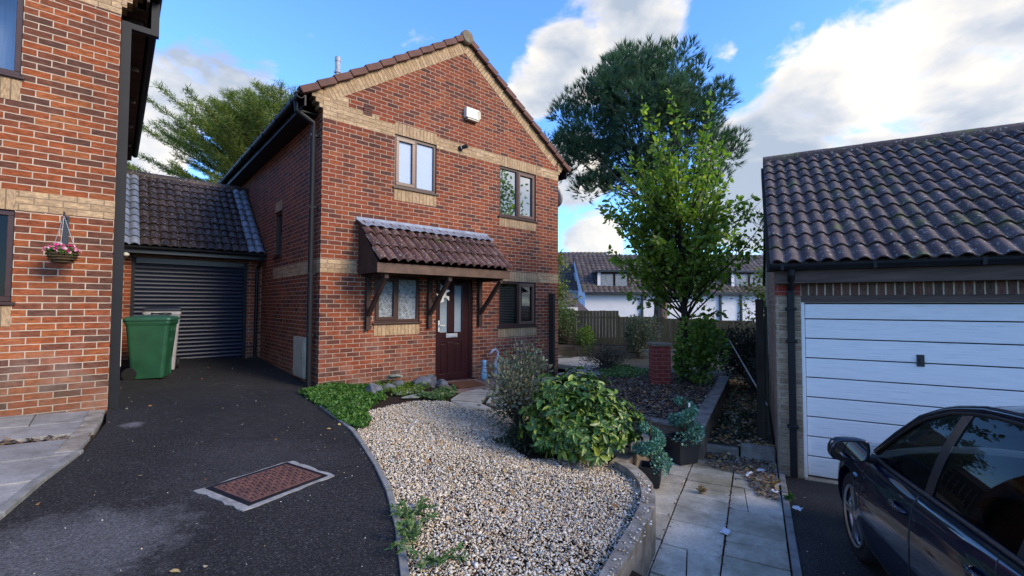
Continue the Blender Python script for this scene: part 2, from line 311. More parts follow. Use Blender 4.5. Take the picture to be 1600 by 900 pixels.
sp = m.math('GREATER_THAN', m.noise(m.ob(), 42, 2, .5), .60); c = m.mix(m.math('MULTIPLY', sp, .8), c, (.28, .33, .055)); m.col(c); m.set(rough=.38, spec=.4)
m = Mat("rear_garden"); ob = m.ob(); m.col(m.ramp(m.noise(ob, 3, 6, .7), [(.3, (.03, .025, .018)), (.55, (.06, .055, .03)), (.7, (.06, .10, .03))])); m.set(rough=.95); m.bump(m.noise(ob, 18, 5, .7), .8, .03)
# weathered white boards of the garage door
m = Mat("white_boards"); ob = m.ob((1, 1, 1)); st = m.noise(m.ob((1.2, 1.2, 22)), 3, 6, .7); c = m.ramp(st, [(.25, (.46, .48, .50)), (.42, (.72, .73, .74)), (.7, (.82, .82, .82))])
flk = m.math('GREATER_THAN', m.noise(m.ob((2.5, 2.5, 40)), 2.4, 5, .75), .68); c = m.mix(m.math('MULTIPLY', flk, .35), c, (.28, .27, .26)); sx = m.n('ShaderNodeSeparateXYZ'); m.l(m.ob(), sx.inputs[0]); lo = m.n('ShaderNodeMapRange'); m.l(m.math('ADD', sx.outputs['Z'], m.math('MULTIPLY', m.noise(m.ob((3, 3, 9)), 2.0, 5, .7), .45)), lo.inputs[0]); lo.inputs[1].default_value = .05; lo.inputs[2].default_value = -.35; lo.inputs[4].default_value = .55
c = m.mix(lo.outputs[0], c, (.30, .30, .25)); m.col(c); m.set(rough=.6, spec=.4); m.bump(st, .25, .004)
m = Mat("manhole_iron"); ob = m.ob(); c = m.ramp(m.noise(ob, 14, 5, .7), [(.3, (.055, .030, .028)), (.7, (.16, .075, .060))]); m.col(c); m.set(rough=.75, spec=.4)
m = Mat("car_paint"); m.col((.003, .006, .021)); m.set(rough=.4, spec=.08, metal=.0, coat=1)
# ------------------------------------------------------------------ mesh builder
class F:
    """a local frame: origin o, axes x, y, z"""
    def __init__(s, o=(0, 0, 0), x=(1, 0, 0), y=(0, 1, 0), z=(0, 0, 1)):
        s.o = Vector(o); s.x = Vector(x).normalized(); s.y = Vector(y).normalized(); s.z = Vector(z).normalized()
    def p(s, a, b, c): return s.o + s.x * a + s.y * b + s.z * c
ID = F()
class MB:
    def __init__(s): s.v = []; s.f = []; s.uvf = {}
    def quad(s, pts, uv=None):
        i = len(s.v); s.v += [tuple(p) for p in pts]; s.f.append(tuple(range(i, i + len(pts))))
        if uv: s.uvf[len(s.f) - 1] = uv
    def box(s, x0, x1, y0, y1, z0, z1, fr=ID):
        P = [fr.p(x, y, z) for z in (z0, z1) for x, y in ((x0, y0), (x1, y0), (x1, y1), (x0, y1))]
        i = len(s.v); s.v += [tuple(p) for p in P]
        flip = fr.x.cross(fr.y).dot(fr.z) < 0
        for q in ((0, 3, 2, 1), (4, 5, 6, 7), (0, 1, 5, 4), (1, 2, 6, 5), (2, 3, 7, 6), (3, 0, 4, 7)):
            q = q[::-1] if flip else q
            s.f.append(tuple(i + k for k in q))
        return s
    def prism(s, poly, h0, h1, fr=ID):
        """poly in frame x,y; extruded along frame z"""
        n = len(poly); i = len(s.v); s.v += [tuple(fr.p(x, y, h)) for h in (h0, h1) for x, y in poly]
        s.f.append(tuple(i + k for k in range(n))[::-1]); s.f.append(tuple(i + n + k for k in range(n)))
        for k in range(n): s.f.append((i + k, i + (k + 1) % n, i + n + (k + 1) % n, i + n + k))
        return s
    def tube(s, pts, rad, seg=8, caps=True):
        pts = [Vector(p) for p in pts]; n = len(pts)
        rad = rad if isinstance(rad, (list, tuple)) else [rad] * n
        i0 = len(s.v); ref = None
        for k, p in enumerate(pts):
            t = (pts[min(k + 1, n - 1)] - pts[max(k - 1, 0)]).normalized()
            if ref is None: ref = t.orthogonal().normalized()
            a = (ref - t * ref.dot(t)).normalized(); b = t.cross(a); ref = a
            for j in range(seg):
                q = 2 * math.pi * j / seg; s.v.append(tuple(p + (a * math.cos(q) + b * math.sin(q)) * rad[k]))
        for k in range(n - 1):
            for j in range(seg):
                a = i0 + k * seg + j; b = i0 + k * seg + (j + 1) % seg; s.f.append((a, b, b + seg, a + seg))
        if caps:
            s.f.append(tuple(i0 + j for j in range(seg))[::-1]); s.f.append(tuple(i0 + (n - 1) * seg + j for j in range(seg)))
        return s
    def lathe(s, prof, o=(0, 0, 0), seg=20, ax=None, caps=True):
        """prof: (radius, height) list about the z axis of frame ax"""
        fr = ax or F(o); i0 = len(s.v)
        for r, h in prof:
            for j in range(seg):
                q = 2 * math.pi * j / seg; s.v.append(tuple(fr.p(r * math.cos(q), r * math.sin(q), h)))
        for k in range(len(prof) - 1):
            for j in range(seg):
                a = i0 + k * seg + j; b = i0 + k * seg + (j + 1) % seg; s.f.append((a, b, b + seg, a + seg))
        if caps: s.f.append(tuple(i0 + j for j in range(seg))[::-1]); s.f.append(tuple(i0 + (len(prof) - 1) * seg + j for j in range(seg)))
        return s
def mesh_obj(name, v, f, mat, parent=None, uvf=None, uvax=None, uvo=(0, 0), smooth=False, metric=True, bevel=0):
    me = bpy.data.meshes.new(name); me.from_pydata(v, [], f); me.update()
    if metric:
        ul = me.uv_layers.new(name="UVMap"); no = np.empty(len(me.polygons) * 3); me.polygons.foreach_get('normal', no); no = no.reshape(-1, 3)
        co = np.empty(len(me.vertices) * 3); me.vertices.foreach_get('co', co); co = co.reshape(-1, 3)
        uv = np.zeros((len(me.loops), 2)); li = np.empty(len(me.loops), dtype=int); me.loops.foreach_get('vertex_index', li)
        for p in me.polygons:
            ls = p.loop_start; lt = p.loop_total; P = co[li[ls:ls + lt]]
            if uvf and p.index in uvf: uv[ls:ls + lt] = uvf[p.index]; continue
            n = no[p.index]
            if uvax is not None: a, b = np.array(uvax[0]), np.array(uvax[1])
            elif abs(n[2]) > .75: a, b = np.array((1., 0, 0)), np.array((0, 1., 0))
            else:
                h = math.hypot(n[0], n[1]); a = np.array((-n[1] / h, n[0] / h, 0)); b = np.array((0, 0, 1.))
                if a[0] + a[1] * .5 < 0: a = -a
            uv[ls:ls + lt, 0] = P @ a - uvo[0]; uv[ls:ls + lt, 1] = P @ b - uvo[1]
        ul.data.foreach_set('uv', uv.ravel())
    if smooth: me.polygons.foreach_set('use_smooth', [True] * len(me.polygons))
    o = bpy.data.objects.new(name, me); COL.objects.link(o)
    me.materials.append(MATS[mat] if isinstance(mat, str) else mat)
    if parent: o.parent = parent
    if bevel:
        b = o.modifiers.new("bevel", 'BEVEL'); b.width = bevel; b.segments = 2; b.limit_method = 'ANGLE'; b.angle_limit = R(40)
    return o
def part(name, mb, mat, parent=None, label=None, **k):
    o = mesh_obj(name, mb.v, mb.f, mat, parent, uvf=mb.uvf, **k)
    if label: o['label'] = label
    return o
def tag(o, label, cat, group=None):
    o['label'] = label; o['category'] = cat
    if group: o['group'] = group
    return o
def thing(name, label, cat, loc=(0, 0, 0), rz=0, group=None):
    o = bpy.data.objects.new(name, None); COL.objects.link(o); o.location = loc; o.rotation_euler = (0, 0, rz); o.empty_display_size = .2
    return tag(o, label, cat, group)
def struct(o, kind='structure'): o['kind'] = kind; return o
def copy_tree(o, parent=None):
    c = o.copy(); COL.objects.link(c)
    if parent: c.parent = parent
    for ch in [x for x in bpy.data.objects if x.parent == o]: copy_tree(ch, c)
    return c
D = lambda x, y: .05 - .055 * x + .04 * y           # the gently sloping front plot

def leaves_arrays(P, A, L, wr=.45, fold=.25, up=None):
    """P base points, A unit axes, L lengths -> verts, faces of six-corner folded leaves"""
    n = len(P); A = A / np.linalg.norm(A, axis=1, keepdims=True)
    rnd = rng.normal(size=(n, 3)) if up is None else up + rng.normal(size=(n, 3)) * .35
    Sd = np.cross(A, rnd); Sd /= np.linalg.norm(Sd, axis=1, keepdims=True) + 1e-9; N = np.cross(Sd, A)
    L = L[:, None]; W = L * wr / 2
    v = np.empty((n, 6, 3)); v[:, 0] = P; v[:, 3] = P + A * L - N * L * .12
    m1 = P + A * L * .32; m2 = P + A * L * .68 - N * L * .03
    v[:, 1] = m1 + Sd * W + N * W * fold; v[:, 2] = m2 + Sd * W * .85 + N * W * fold; v[:, 5] = m1 - Sd * W + N * W * fold; v[:, 4] = m2 - Sd * W * .85 + N * W * fold
    i = np.arange(n)[:, None] * 6
    f = np.concatenate([i + np.array([[0, 1, 2, 3]]), i + np.array([[0, 3, 4, 5]])])
    return v.reshape(-1, 3), f
def fast_mesh(name, v, f, mat, parent=None, smooth=False):
    me = bpy.data.meshes.new(name); k = f.shape[1]
    me.vertices.add(len(v)); me.vertices.foreach_set('co', np.asarray(v, dtype=np.float32).ravel())
    me.loops.add(f.size); me.loops.foreach_set('vertex_index', f.ravel().astype(np.int32))
    me.polygons.add(len(f)); me.polygons.foreach_set('loop_start', np.arange(len(f), dtype=np.int32) * k); me.polygons.foreach_set('loop_total', np.full(len(f), k, dtype=np.int32))
    me.update(calc_edges=True); me.validate()
    if smooth: me.polygons.foreach_set('use_smooth', np.ones(len(f), dtype=bool))
    me.materials.append(MATS[mat]); o = bpy.data.objects.new(name, me); COL.objects.link(o)
    if parent: o.parent = parent
    return o
def blades(P, A, L, W):
    n = len(P); A = A / np.linalg.norm(A, axis=1, keepdims=True); Sd = np.cross(A, rng.normal(size=(n, 3))); Sd /= np.linalg.norm(Sd, axis=1, keepdims=True)
    v = np.empty((n, 3, 3)); v[:, 0] = P - Sd * (W / 2)[:, None]; v[:, 1] = P + Sd * (W / 2)[:, None]; v[:, 2] = P + A * L[:, None]
    return v.reshape(-1, 3), np.arange(n * 3).reshape(-1, 3)
def rdir(n, up=0):
    a = rng.normal(size=(n, 3)); a /= np.linalg.norm(a, axis=1, keepdims=True); a[:, 2] += up; return a / np.linalg.norm(a, axis=1, keepdims=True)

# ------------------------------------------------------------------ roofs of profiled tiles
def tile_roof(mb, o, u, v, n, cols, rows, cw, rh, prof, seg=8, u0=0, lift=.022):
    """o lower left corner; u along eave, v up the slope, n out of the roof"""
    o, u, v, n = (Vector(a) for a in (o, u, v, n))
    ts = [k / seg for k in range(seg + 1)]
    for r in range(rows):
        for c in range(cols):
            base = len(mb.v); jit = random.uniform(-.003, .003)
            pr = [(t, prof(t)) for t in ts]
            lo = r * rh - .012; hi = (r + 1) * rh + .015
            for t, h in pr: mb.v.append(tuple(o + u * ((c + t) * cw) + v * lo + n * (h + lift + jit)))
            for t, h in pr: mb.v.append(tuple(o + u * ((c + t) * cw) + v * hi + n * (h * .97 + jit)))
            for t, h in pr: mb.v.append(tuple(o + u * ((c + t) * cw) + v * (lo + .004) + n * (h + lift + jit - .016)))
            m = seg + 1
            for k in range(seg):
                for q in ((base + k, base + k + 1, base + m + k + 1, base + m + k), (base + 2 * m + k, base + 2 * m + k + 1, base + k + 1, base + k)):
                    mb.f.append(q); cu, cv = u0 + c + .5, r + .5
                    mb.uvf[len(mb.f) - 1] = [(cu + .3 * ((j % 2) - .5), cv) for j in range(4)]
    return mb
roll = lambda t: .042 * max(0, math.sin(math.pi * min(1, t / .78))) ** .8 if t < .78 else 0.0
def smooth_tiles(o):
    for p in o.data.polygons: p.use_smooth = True
    try: o.data.set_sharp_from_angle(angle=R(45))
    except Exception: pass
    return o
# ------------------------------------------------------------------ walls
def wall(mb, fr, x0, x1, z0, z1, holes, depth=.11):
    """outer skin in frame plane y=0 (frame y points INTO the wall); holes (x0,x1,z0,z1) get reveals"""
    xs = sorted({x0, x1, *[h[0] for h in holes], *[h[1] for h in holes]}); zs = sorted({z0, z1, *[h[2] for h in holes], *[h[3] for h in holes]})
    for a, b in zip(xs, xs[1:]):
        for c, d in zip(zs, zs[1:]):
            cx, cz = (a + b) / 2, (c + d) / 2
            if any(h[0] < cx < h[1] and h[2] < cz < h[3] for h in holes): continue
            mb.quad([fr.p(a, 0, c), fr.p(b, 0, c), fr.p(b, 0, d), fr.p(a, 0, d)])
    for a, b, c, d in holes:
        mb.quad([fr.p(a, 0, c), fr.p(a, 0, d), fr.p(a, depth, d), fr.p(a, depth, c)]); mb.quad([fr.p(b, 0, d), fr.p(b, 0, c), fr.p(b, depth, c), fr.p(b, depth, d)])
        mb.quad([fr.p(a, 0, d), fr.p(b, 0, d), fr.p(b, depth, d), fr.p(a, depth, d)]); mb.quad([fr.p(b, 0, c), fr.p(a, 0, c), fr.p(a, depth, c), fr.p(b, depth, c)])
def window(root, fr, x0, x1, z0, z1, panes, frame='upvc_brown', sash_right=None, split=.5, dy=.025, sashes=(), backing='room_dark', sash_mat='upvc_brown_light'):
    fw_ = .055; mb = MB()
    mb.box(x0 + .002, x1 - .002, dy, dy + .07, z0 + .035, z0 + .035 + fw_, fr).box(x0 + .002, x1 - .002, dy, dy + .07, z1 - fw_, z1 - .002, fr)
    mb.box(x0 + .002, x0 + fw_, dy, dy + .07, z0 + .035 + fw_, z1 - fw_, fr).box(x1 - fw_, x1 - .002, dy, dy + .07, z0 + .035 + fw_, z1 - fw_, fr)
    xm = x0 + (x1 - x0) * split
    if len(panes) == 2: mb.box(xm - .03, xm + .03, dy, dy + .07, z0 + .035 + fw_, z1 - fw_, fr)
    w_ = part("window", mb, frame, root, bevel=.004)
    mb = MB().box(x0 - .03, x1 + .03, -.035, dy + .05, z0 - .003, z0 + .032, fr); part("sill", mb, frame, w_, bevel=.006)
    zones = [(x0 + fw_, xm - .03), (xm + .03, x1 - fw_)] if len(panes) == 2 else [(x0 + fw_, x1 - fw_)]
    for k, (a, b) in enumerate(zones):
        c, d = z0 + .035 + fw_, z1 - fw_
        if k in sashes:
            q = .045; mb = MB(); y0 = dy - .012; y1 = dy + .03
            mb.box(a - .015, b + .015, y0, y1, c - .015, c + q, fr).box(a - .015, b + .015, y0, y1, d - q, d + .015, fr).box(a - .015, a + q, y0, y1, c + q, d - q, fr).box(b - q, b + .015, y0, y1, c + q, d - q, fr)
            part("sash", mb, sash_mat, w_, bevel=.004); a, b, c, d = a + q, b - q, c + q, d - q
        mb = MB(); y = dy + .035; mb.quad([fr.p(a, y, c), fr.p(b, y, c), fr.p(b, y, d), fr.p(a, y, d)]); part("pane", mb, panes[k], w_)
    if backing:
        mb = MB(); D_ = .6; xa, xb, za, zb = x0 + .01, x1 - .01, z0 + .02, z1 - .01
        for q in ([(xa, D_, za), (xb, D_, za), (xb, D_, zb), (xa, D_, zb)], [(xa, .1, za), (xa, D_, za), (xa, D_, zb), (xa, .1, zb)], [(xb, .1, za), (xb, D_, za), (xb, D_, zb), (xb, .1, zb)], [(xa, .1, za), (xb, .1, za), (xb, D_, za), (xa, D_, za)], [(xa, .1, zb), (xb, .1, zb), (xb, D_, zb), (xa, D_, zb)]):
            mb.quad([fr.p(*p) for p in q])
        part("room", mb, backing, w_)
    return w_
FRONT = F((0, 0, 0), (1, 0, 0), (0, 1, 0)); 
# ================================================================== SETTING
G = Vector((3.275, -5.911, 0)); GTH = R(-70); gd = Vector((math.cos(GTH), math.sin(GTH), 0)); gn = Vector((-gd.y, gd.x, 0))
def gw(s, off, z=0): return G + gd * s + gn * off + Vector((0, 0, z))       # garage/path frame -> world
def gs(x, y): v = Vector((x, y, 0)) - G; return v.dot(gd), v.dot(gn)
# ground sheet out to the horizon
def gz(x, y):
    s, off = gs(x, y)
    if s > -1.9 and x > .2: base = -.56
    else: base = max(-.4, min(.28, D(x, y))) - .07
    t = min(1, max(0, (math.hypot(x - 2, y + 1) - 14) / 8)); return base * (1 - t) - .62 * t
axv = sorted(set([-400, -200, -100, -60, -40, -28] + [round(-20 + .4 * k, 2) for k in range(101)] + [28, 40, 60, 100, 200, 400]))
v = [(x, y, gz(x, y)) for y in axv for x in axv]; n_ = len(axv)
f = [(j * n_ + i, j * n_ + i + 1, (j + 1) * n_ + i + 1, (j + 1) * n_ + i) for j in range(n_ - 1) for i in range(n_ - 1)]
struct(mesh_obj("ground", v, f, "soil", metric=False, smooth=True))
# driveway of black asphalt
kerb_curve = [(-2.6, -11), (-2.05, -7.6), (-1.62, -6.3), (-1.27, -5.21), (-1.16, -4.97), (-.95, -4.5), (-.81, -4.06), (-.65, -3.46), (-.5, -2.75), (-.44, -2.4), (-.41, -1.9), (-.38, -1.2), (-.30, -.4), (-.06, -.05)]
left_kerb = [(-2.53, -.5), (-2.53, -1.05), (-2.66, -2.05), (-2.87, -2.8), (-2.99, -3.35), (-3.3, -4.6), (-3.7, -6.2), (-4.6, -11)]
pl = kerb_curve + [(-.02, .1), (-.02, 4.0), (-2.5, 4.0)] + left_kerb
struct(mesh_obj("driveway", [(x, y, D(x, y)) for x, y in pl], [tuple(range(len(pl)))], "asphalt"))
# side drive in front of the double garage
mb = MB(); c = [gw(-.19, 0), gw(-.19, -9), gw(6, -9), gw(6, 0)]; mb.quad([(p.x, p.y, -.5) for p in c][::-1])
struct(part("side_driveway", mb, "asphalt"))
def kerb_run(name, pts, w_, h, zf, mat="kerb", seglen=.6, z0=-.08):
    mb = MB(); P = [Vector((x, y, 0)) for x, y in pts]
    # resample
    S_ = [0]
    for a, b in zip(P, P[1:]): S_.append(S_[-1] + (b - a).length)
    def at(s):
        for k in range(len(P) - 1):
            if s <= S_[k + 1] + 1e-6: return P[k].lerp(P[k + 1], (s - S_[k]) / max(1e-6, S_[k + 1] - S_[k]))
        return P[-1]
    s = 0
    while s < S_[-1] - .05:
        e_ = min(s + seglen, S_[-1]); a, b = at(s + .006), at(e_ - .006); t = (b - a).normalized(); q = Vector((-t.y, t.x, 0)) * w_
        poly = [(a.x, a.y), (b.x, b.y), (b.x + q.x, b.y + q.y), (a.x + q.x, a.y + q.y)]; i = len(mb.v); jz = random.uniform(-.006, .006)
        mb.v += [(x, y, zf(x, y) + z0) for x, y in poly] + [(x, y, zf(x, y) + h + jz) for x, y in poly]
        for fc in ((3, 2, 1, 0), (4, 5, 6, 7), (0, 1, 5, 4), (1, 2, 6, 5), (2, 3, 7, 6), (3, 0, 4, 7)): mb.f.append(tuple(i + k for k in fc))
        s = e_
    return struct(part(name, mb, mat, bevel=.006))
kerb_run("kerb", kerb_curve[::-1][2:], .05, .02, D)
kerb_run("left_kerb", left_kerb[2:7][::-1], .06, .03, D); kerb_run("left_kerb_stone", [(-2.72, -2.1), (-2.58, -1.1), (-2.55, -.52)], .13, .035, D, "concrete", .9)
kerb_run("path_kerb", [tuple(gw(-.19, -k * 1.0).xy) for k in range(0, 7)][::-1], .055, .03, lambda x, y: -.5)
# left paving (large grey flags) beside the neighbouring house
mb = MB()
def clip_slab(mb, poly, z, th=.04, gap=.006):
    c = Vector((sum(p[0] for p in poly) / len(poly), sum(p[1] for p in poly) / len(poly)))
    q = []
    for p in poly:
        dlt = Vector(p) - c; q.append(c + dlt * max(0, 1 - gap / max(.05, dlt.length)))
    i = len(mb.v); n = len(q); tl = [random.uniform(-.004, .004) for _ in range(2)]
    zz = lambda p: (z(p.x, p.y) if callable(z) else z) + tl[0] * (p.x - c.x) * 4 + tl[1] * (p.y - c.y) * 4
    mb.v += [(p.x, p.y, zz(p) - th) for p in q] + [(p.x, p.y, zz(p)) for p in q]
    mb.f.append(tuple(i + k for k in range(n))[::-1]); mb.f.append(tuple(i + n + k for k in range(n)))
    for k in range(n): mb.f.append((i + k, i + (k + 1) % n, i + n + (k + 1) % n, i + n + k))
xk = lambda y: np.interp(-y, [.5, 1.05, 2.05, 2.8, 3.35, 4.6, 6.2], [-2.54, -2.56, -2.68, -2.89, -3.01, -3.33, -3.73])
rows = [-.47, -.98, -1.46, -1.62, -2.15, -2.72, -3.25, -3.8, -4.4, -5.0, -5.6]
for k in range(len(rows) - 1):
    if k == 2: continue
    y1, y0 = rows[k], rows[k + 1]; xe1, xe0 = float(xk(y1)), float(xk(y0)); x = -3.1 - .3 * (k % 2) if k < 2 else -3.35 - .33 * (k % 2)
    clip_slab(mb, [(x, y0), (xe0, y0), (xe1, y1), (x, y1)], lambda a, b: D(a, b) + .022)
    while x > -7:
        clip_slab(mb, [(x - .6, y0), (x, y0), (x, y1), (x - .6, y1)], lambda a, b: D(a, b) + .022); x -= .6
struct(part("left_paving", mb, "paving_grey", bevel=.004))
mb = MB(); mb.quad([(x, y, D(x, y) - .012) for x, y in ((-7, -6), (-3.75, -6), (-2.62, -2), (-2.6, -.46), (-7, -.46))]); struct(part("left_bed", mb, "soil"))
# side path of worn flags along the garage
mb = MB()
edges = [-.25, -.70, -1.15, -1.62, -2.1]
def wall_s(off):    # the path's left limit (retaining walls)
    return -1.06 if off > -.9 else (-1.42 if off > -1.6 else -1.75)
random.seed(11)
for k in range(4):
    off = .45 - (.2 if k % 2 else 0); s1, s0 = edges[k], edges[k + 1]
    while off > -5.5:
        L_ = random.choice([.45, .45, .45, .6, .3]); a, b = off - L_, off; sk = random.uniform(-.012, .012)
        if s0 > -1.2 or b < -.8 or True:
            quads = [[(s0, a), (s1, a + sk), (s1, b), (s0, b)]]
            if random.random() < .62:   # a cracked flag
                m1 = random.uniform(.3, .7); m2 = random.uniform(.25, .75); pa = s0 + (s1 - s0) * m1; pb = s0 + (s1 - s0) * m2
                quads = [[(s0, a), (pa, a), (pb, b), (s0, b)], [(pa, a), (s1, a + sk), (s1, b), (pb, b)]]
                if random.random() < .5: pm = a + L_ * .5; quads = [[(s0, a), (s1, a), (s1, pm + .07), (s0, pm)], [(s0, pm), (s1, pm + .07), (s1, b), (s0, b)]]
            for q in quads: clip_slab(mb, [tuple(gw(s, o_).xy) for s, o_ in q], -.5 + random.uniform(-.004, .004), gap=.009)
        off = a
random.seed(5)
struct(part("side_path", mb, "paving_slab", bevel=.004))
mb = MB(); mb.quad([(p.x, p.y, -.522) for p in (gw(-2.3, -6), gw(-.19, -6), gw(-.19, 1.0), gw(-2.3, 1.0))][::-1]); struct(part("path_bed", mb, "soil"))
# alley behind the step: raised littered soil
mb = MB(); mb.quad([(p.x, p.y, -.40) for p in (gw(-1.08, .52), gw(-.27, .52), gw(-.27, 9), gw(-1.3, 9))]); struct(part("alley_ground", mb, "rear_garden"))
t = thing("garden_step", "low concrete step crossing the littered alley beside the brick garage", "step", gw(-.66, .47, -.5), GTH)
part("edging", MB().box(-.42, .0, -.05, .05, -.05, .10), "concrete", t, bevel=.012); part("edging", MB().box(.02, .40, -.06, .07, -.05, .16), "concrete", t, bevel=.012)
# soil sheet under the front garden
fg = [(-.39, -2.44), (-.5, -2.75), (-.65, -3.46), (-.81, -4.06), (-.95, -4.5), (-1.16, -4.97), (-1.27, -5.21), (-1.62, -6.3), (-.75, -6.05), (-.3, -5.88), (.12, -5.68), (.56, -5.50), (.84, -5.36), (1.07, -5.16), (1.2, -5.0), (1.35, -4.72), (2.93, -4.27), (2.93, -3.6), (3.2, -2.6), (3.9, -1.6), (5.6, -1.3), (5.6, -.02), (-.02, -.02), (-.30, -.4), (-.38, -1.2)]
struct(mesh_obj("front_garden_bed", [(x, y, D(x, y) - .03) for x, y in fg], [tuple(range(len(fg)))[::-1]], "soil"))
# point in polygon helper
def inpoly(P, poly):
    x, y = P[:, 0], P[:, 1]; c = np.zeros(len(P), bool); n = len(poly)
    for i in range(n):
        x1, y1 = poly[i]; x2, y2 = poly[(i + 1) % n]; m_ = ((y1 > y) != (y2 > y)) & (x < (x2 - x1) * (y - y1) / (y2 - y1 + 1e-12) + x1); c ^= m_
    return c
def scatter_poly(poly, n):
    a = np.array(poly); lo, hi = a.min(0), a.max(0); out = np.zeros((0, 2))
    while len(out) < n:
        P = rng.uniform(lo, hi, size=(n * 2, 2)); out = np.vstack([out, P[inpoly(P, poly)]])
    return out[:n]
gravel_poly = [(-.37, -2.44), (-.15, -2.1), (-.05, -1.8), (.56, -1.42), (.96, -1.38), (1.41, -1.6), (1.5, -2.3), (2.3, -2.45), (2.3, -2.9), (1.5, -3.0), (1.0, -3.5), (.80, -3.9), (.74, -4.15), (1.05, -4.3), (1.36, -4.55), (1.38, -4.75), (1.27, -4.9), (1.20, -5.08), (1.13, -5.22), (.86, -5.44), (.57, -5.60), (.12, -5.77), (-.3, -5.97), (-.75, -6.18), (-1.58, -6.28), (-1.23, -5.23), (-1.12, -4.98), (-.91, -4.5), (-.77, -4.06), (-.61, -3.46), (-.46, -2.75)]
def stones(P, z, size, flat=.6):
    n = len(P); tpl = np.array([[1, 0, 0], [.4, .85, .15], [-.6, .7, -.1], [-1, -.1, .1], [-.35, -.85, 0], [.65, -.7, .1], [.15, .1, .8], [0, 0, -.6]])
    fc = np.array([[0, 1, 6], [1, 2, 6], [2, 3, 6], [3, 4, 6], [4, 5, 6], [5, 0, 6], [1, 0, 7], [2, 1, 7], [3, 2, 7], [4, 3, 7], [5, 4, 7], [0, 5, 7]])
    v = tpl[None] * (1 + rng.normal(size=(n, 8, 3)) * .16); s = size * np.exp(rng.normal(size=n) * .33); sc = np.stack([s * rng.uniform(.75, 1.35, n), s * .8, s * flat * rng.uniform(.6, 1.2, n)], 1)
    v = v * sc[:, None]; a = rng.uniform(0, 6.28, n); b = rng.normal(size=n) * .5
    cb, sb = np.cos(b)[:, None], np.sin(b)[:, None]; x = v[..., 0] * cb - v[..., 2] * sb; zz = v[..., 0] * sb + v[..., 2] * cb; y = v[..., 1]
    ca, sa = np.cos(a)[:, None], np.sin(a)[:, None]; X = x * ca - y * sa; Y = x * sa + y * ca
    v = np.stack([X + P[:, 0:1], Y + P[:, 1:2], zz + z[:, None]], 2)
    return v.reshape(-1, 3), (np.arange(n)[:, None, None] * 8 + fc).reshape(-1, 3)
P = scatter_poly(gravel_poly, 62000)
Z = D(P[:, 0], P[:, 1]) - .012 + rng.uniform(-.010, .014, len(P)) + .012 * np.sin(P[:, 0] * 5 + P[:, 1] * 3)
v, f = stones(P, Z, .0090)
o = fast_mesh("gravel", v, f, "gravel_stones"); struct(o, 'stuff')
P = np.vstack([scatter_poly(kerb_curve + [(-.02, .1), (-.02, 4), (-2.5, 4)] + left_kerb, 260)]); k = rng.random(len(P)) < .75
near = np.array([(-.45, -3.0)]) + rng.normal(size=(60, 2)) * (.25, .8); P = np.vstack([P, near, scatter_poly([tuple(gw(a, b).xy) for a, b in ((-.15, -3), (-.15, 0), (2, 0), (2, -3))], 60)])
Z = np.array([(-.5 if x > 1.4 else D(x, y)) for x, y in P]) + .004; v, f = stones(P, Z, .0045); struct(fast_mesh("loose_gravel", v, f, "gravel_stones"), 'stuff')

P = np.vstack([np.array(gw(-.70 + random.gauss(0, .012), random.uniform(-4, .3)).xy) if k % 2 else np.array(gw(-1.15 + random.gauss(0, .012), random.uniform(-4, .3)).xy) for k in range(240)])
A = rdir(len(P)); A[:, 2] *= .3; v, f = leaves_arrays(np.column_stack([P, np.full(len(P), -.493)]), A, rng.uniform(.008, .024, len(P)), .6, .2); struct(fast_mesh("joint_moss", v, f, "bark_chips"), 'stuff')
cap_line = [(1.24, -5.12), (1.08, -5.29), (.85, -5.44), (.58, -5.60), (.28, -5.73), (0, -5.84), (-.35, -5.97), (-.9, -6.2)]
P = np.vstack([np.array(cap_line[k % 7]) + (np.array(cap_line[k % 7 + 1]) - np.array(cap_line[k % 7])) * random.random() + np.array([random.gauss(0, .035), random.gauss(0, .035)]) for k in range(170)])
v, f = stones(P, D(P[:, 0], P[:, 1]) + .064, .0085); struct(fast_mesh("spilled_gravel", v, f, "gravel_stones"), 'stuff')
# curved rendered retaining wall of the gravel bed
oute = [(-2.2, -7.1), (-1.2, -6.42), (-.29, -5.99), (.08, -5.87), (.42, -5.74), (.71, -5.64), (.95, -5.50), (1.16, -5.34), (1.31, -5.17), (1.42, -5.0), (1.48, -4.8)]
thin = lambda A, B, k: [(a[0] + (b[0] - a[0]) * k, a[1] + (b[1] - a[1]) * k) for a, b in zip(A, B)]
inne = [(-2.1, -6.9), (-1.3, -6.25), (-.39, -5.88), (.02, -5.72), (.30, -5.62), (.58, -5.50), (.84, -5.36), (1.02, -5.22), (1.15, -5.08), (1.24, -4.94), (1.28, -4.78)]
oute, inne = thin(oute, inne, .16), thin(inne, oute, .22)
tw = thing("retaining_wall", "low curved concrete-capped wall holding back the pale gravel bed", "wall")
mb = MB(); n = len(oute)
for i in range(n - 1):
    a, b, c, d = oute[i], oute[i + 1], inne[i + 1], inne[i]
    z = lambda p: D(*p) + .035
    mb.quad([(*a, -.56), (*b, -.56), (*b, z(b)), (*a, z(a))]); mb.quad([(*c, -.3), (*d, -.3), (*d, z(d)), (*c, z(c))])
mb.quad([(*oute[-1], -.56), (*inne[-1], -.56), (*inne[-1], D(*inne[-1]) + .035), (*oute[-1], D(*oute[-1]) + .035)])
part("wall", mb, "concrete", tw)
mb = MB()
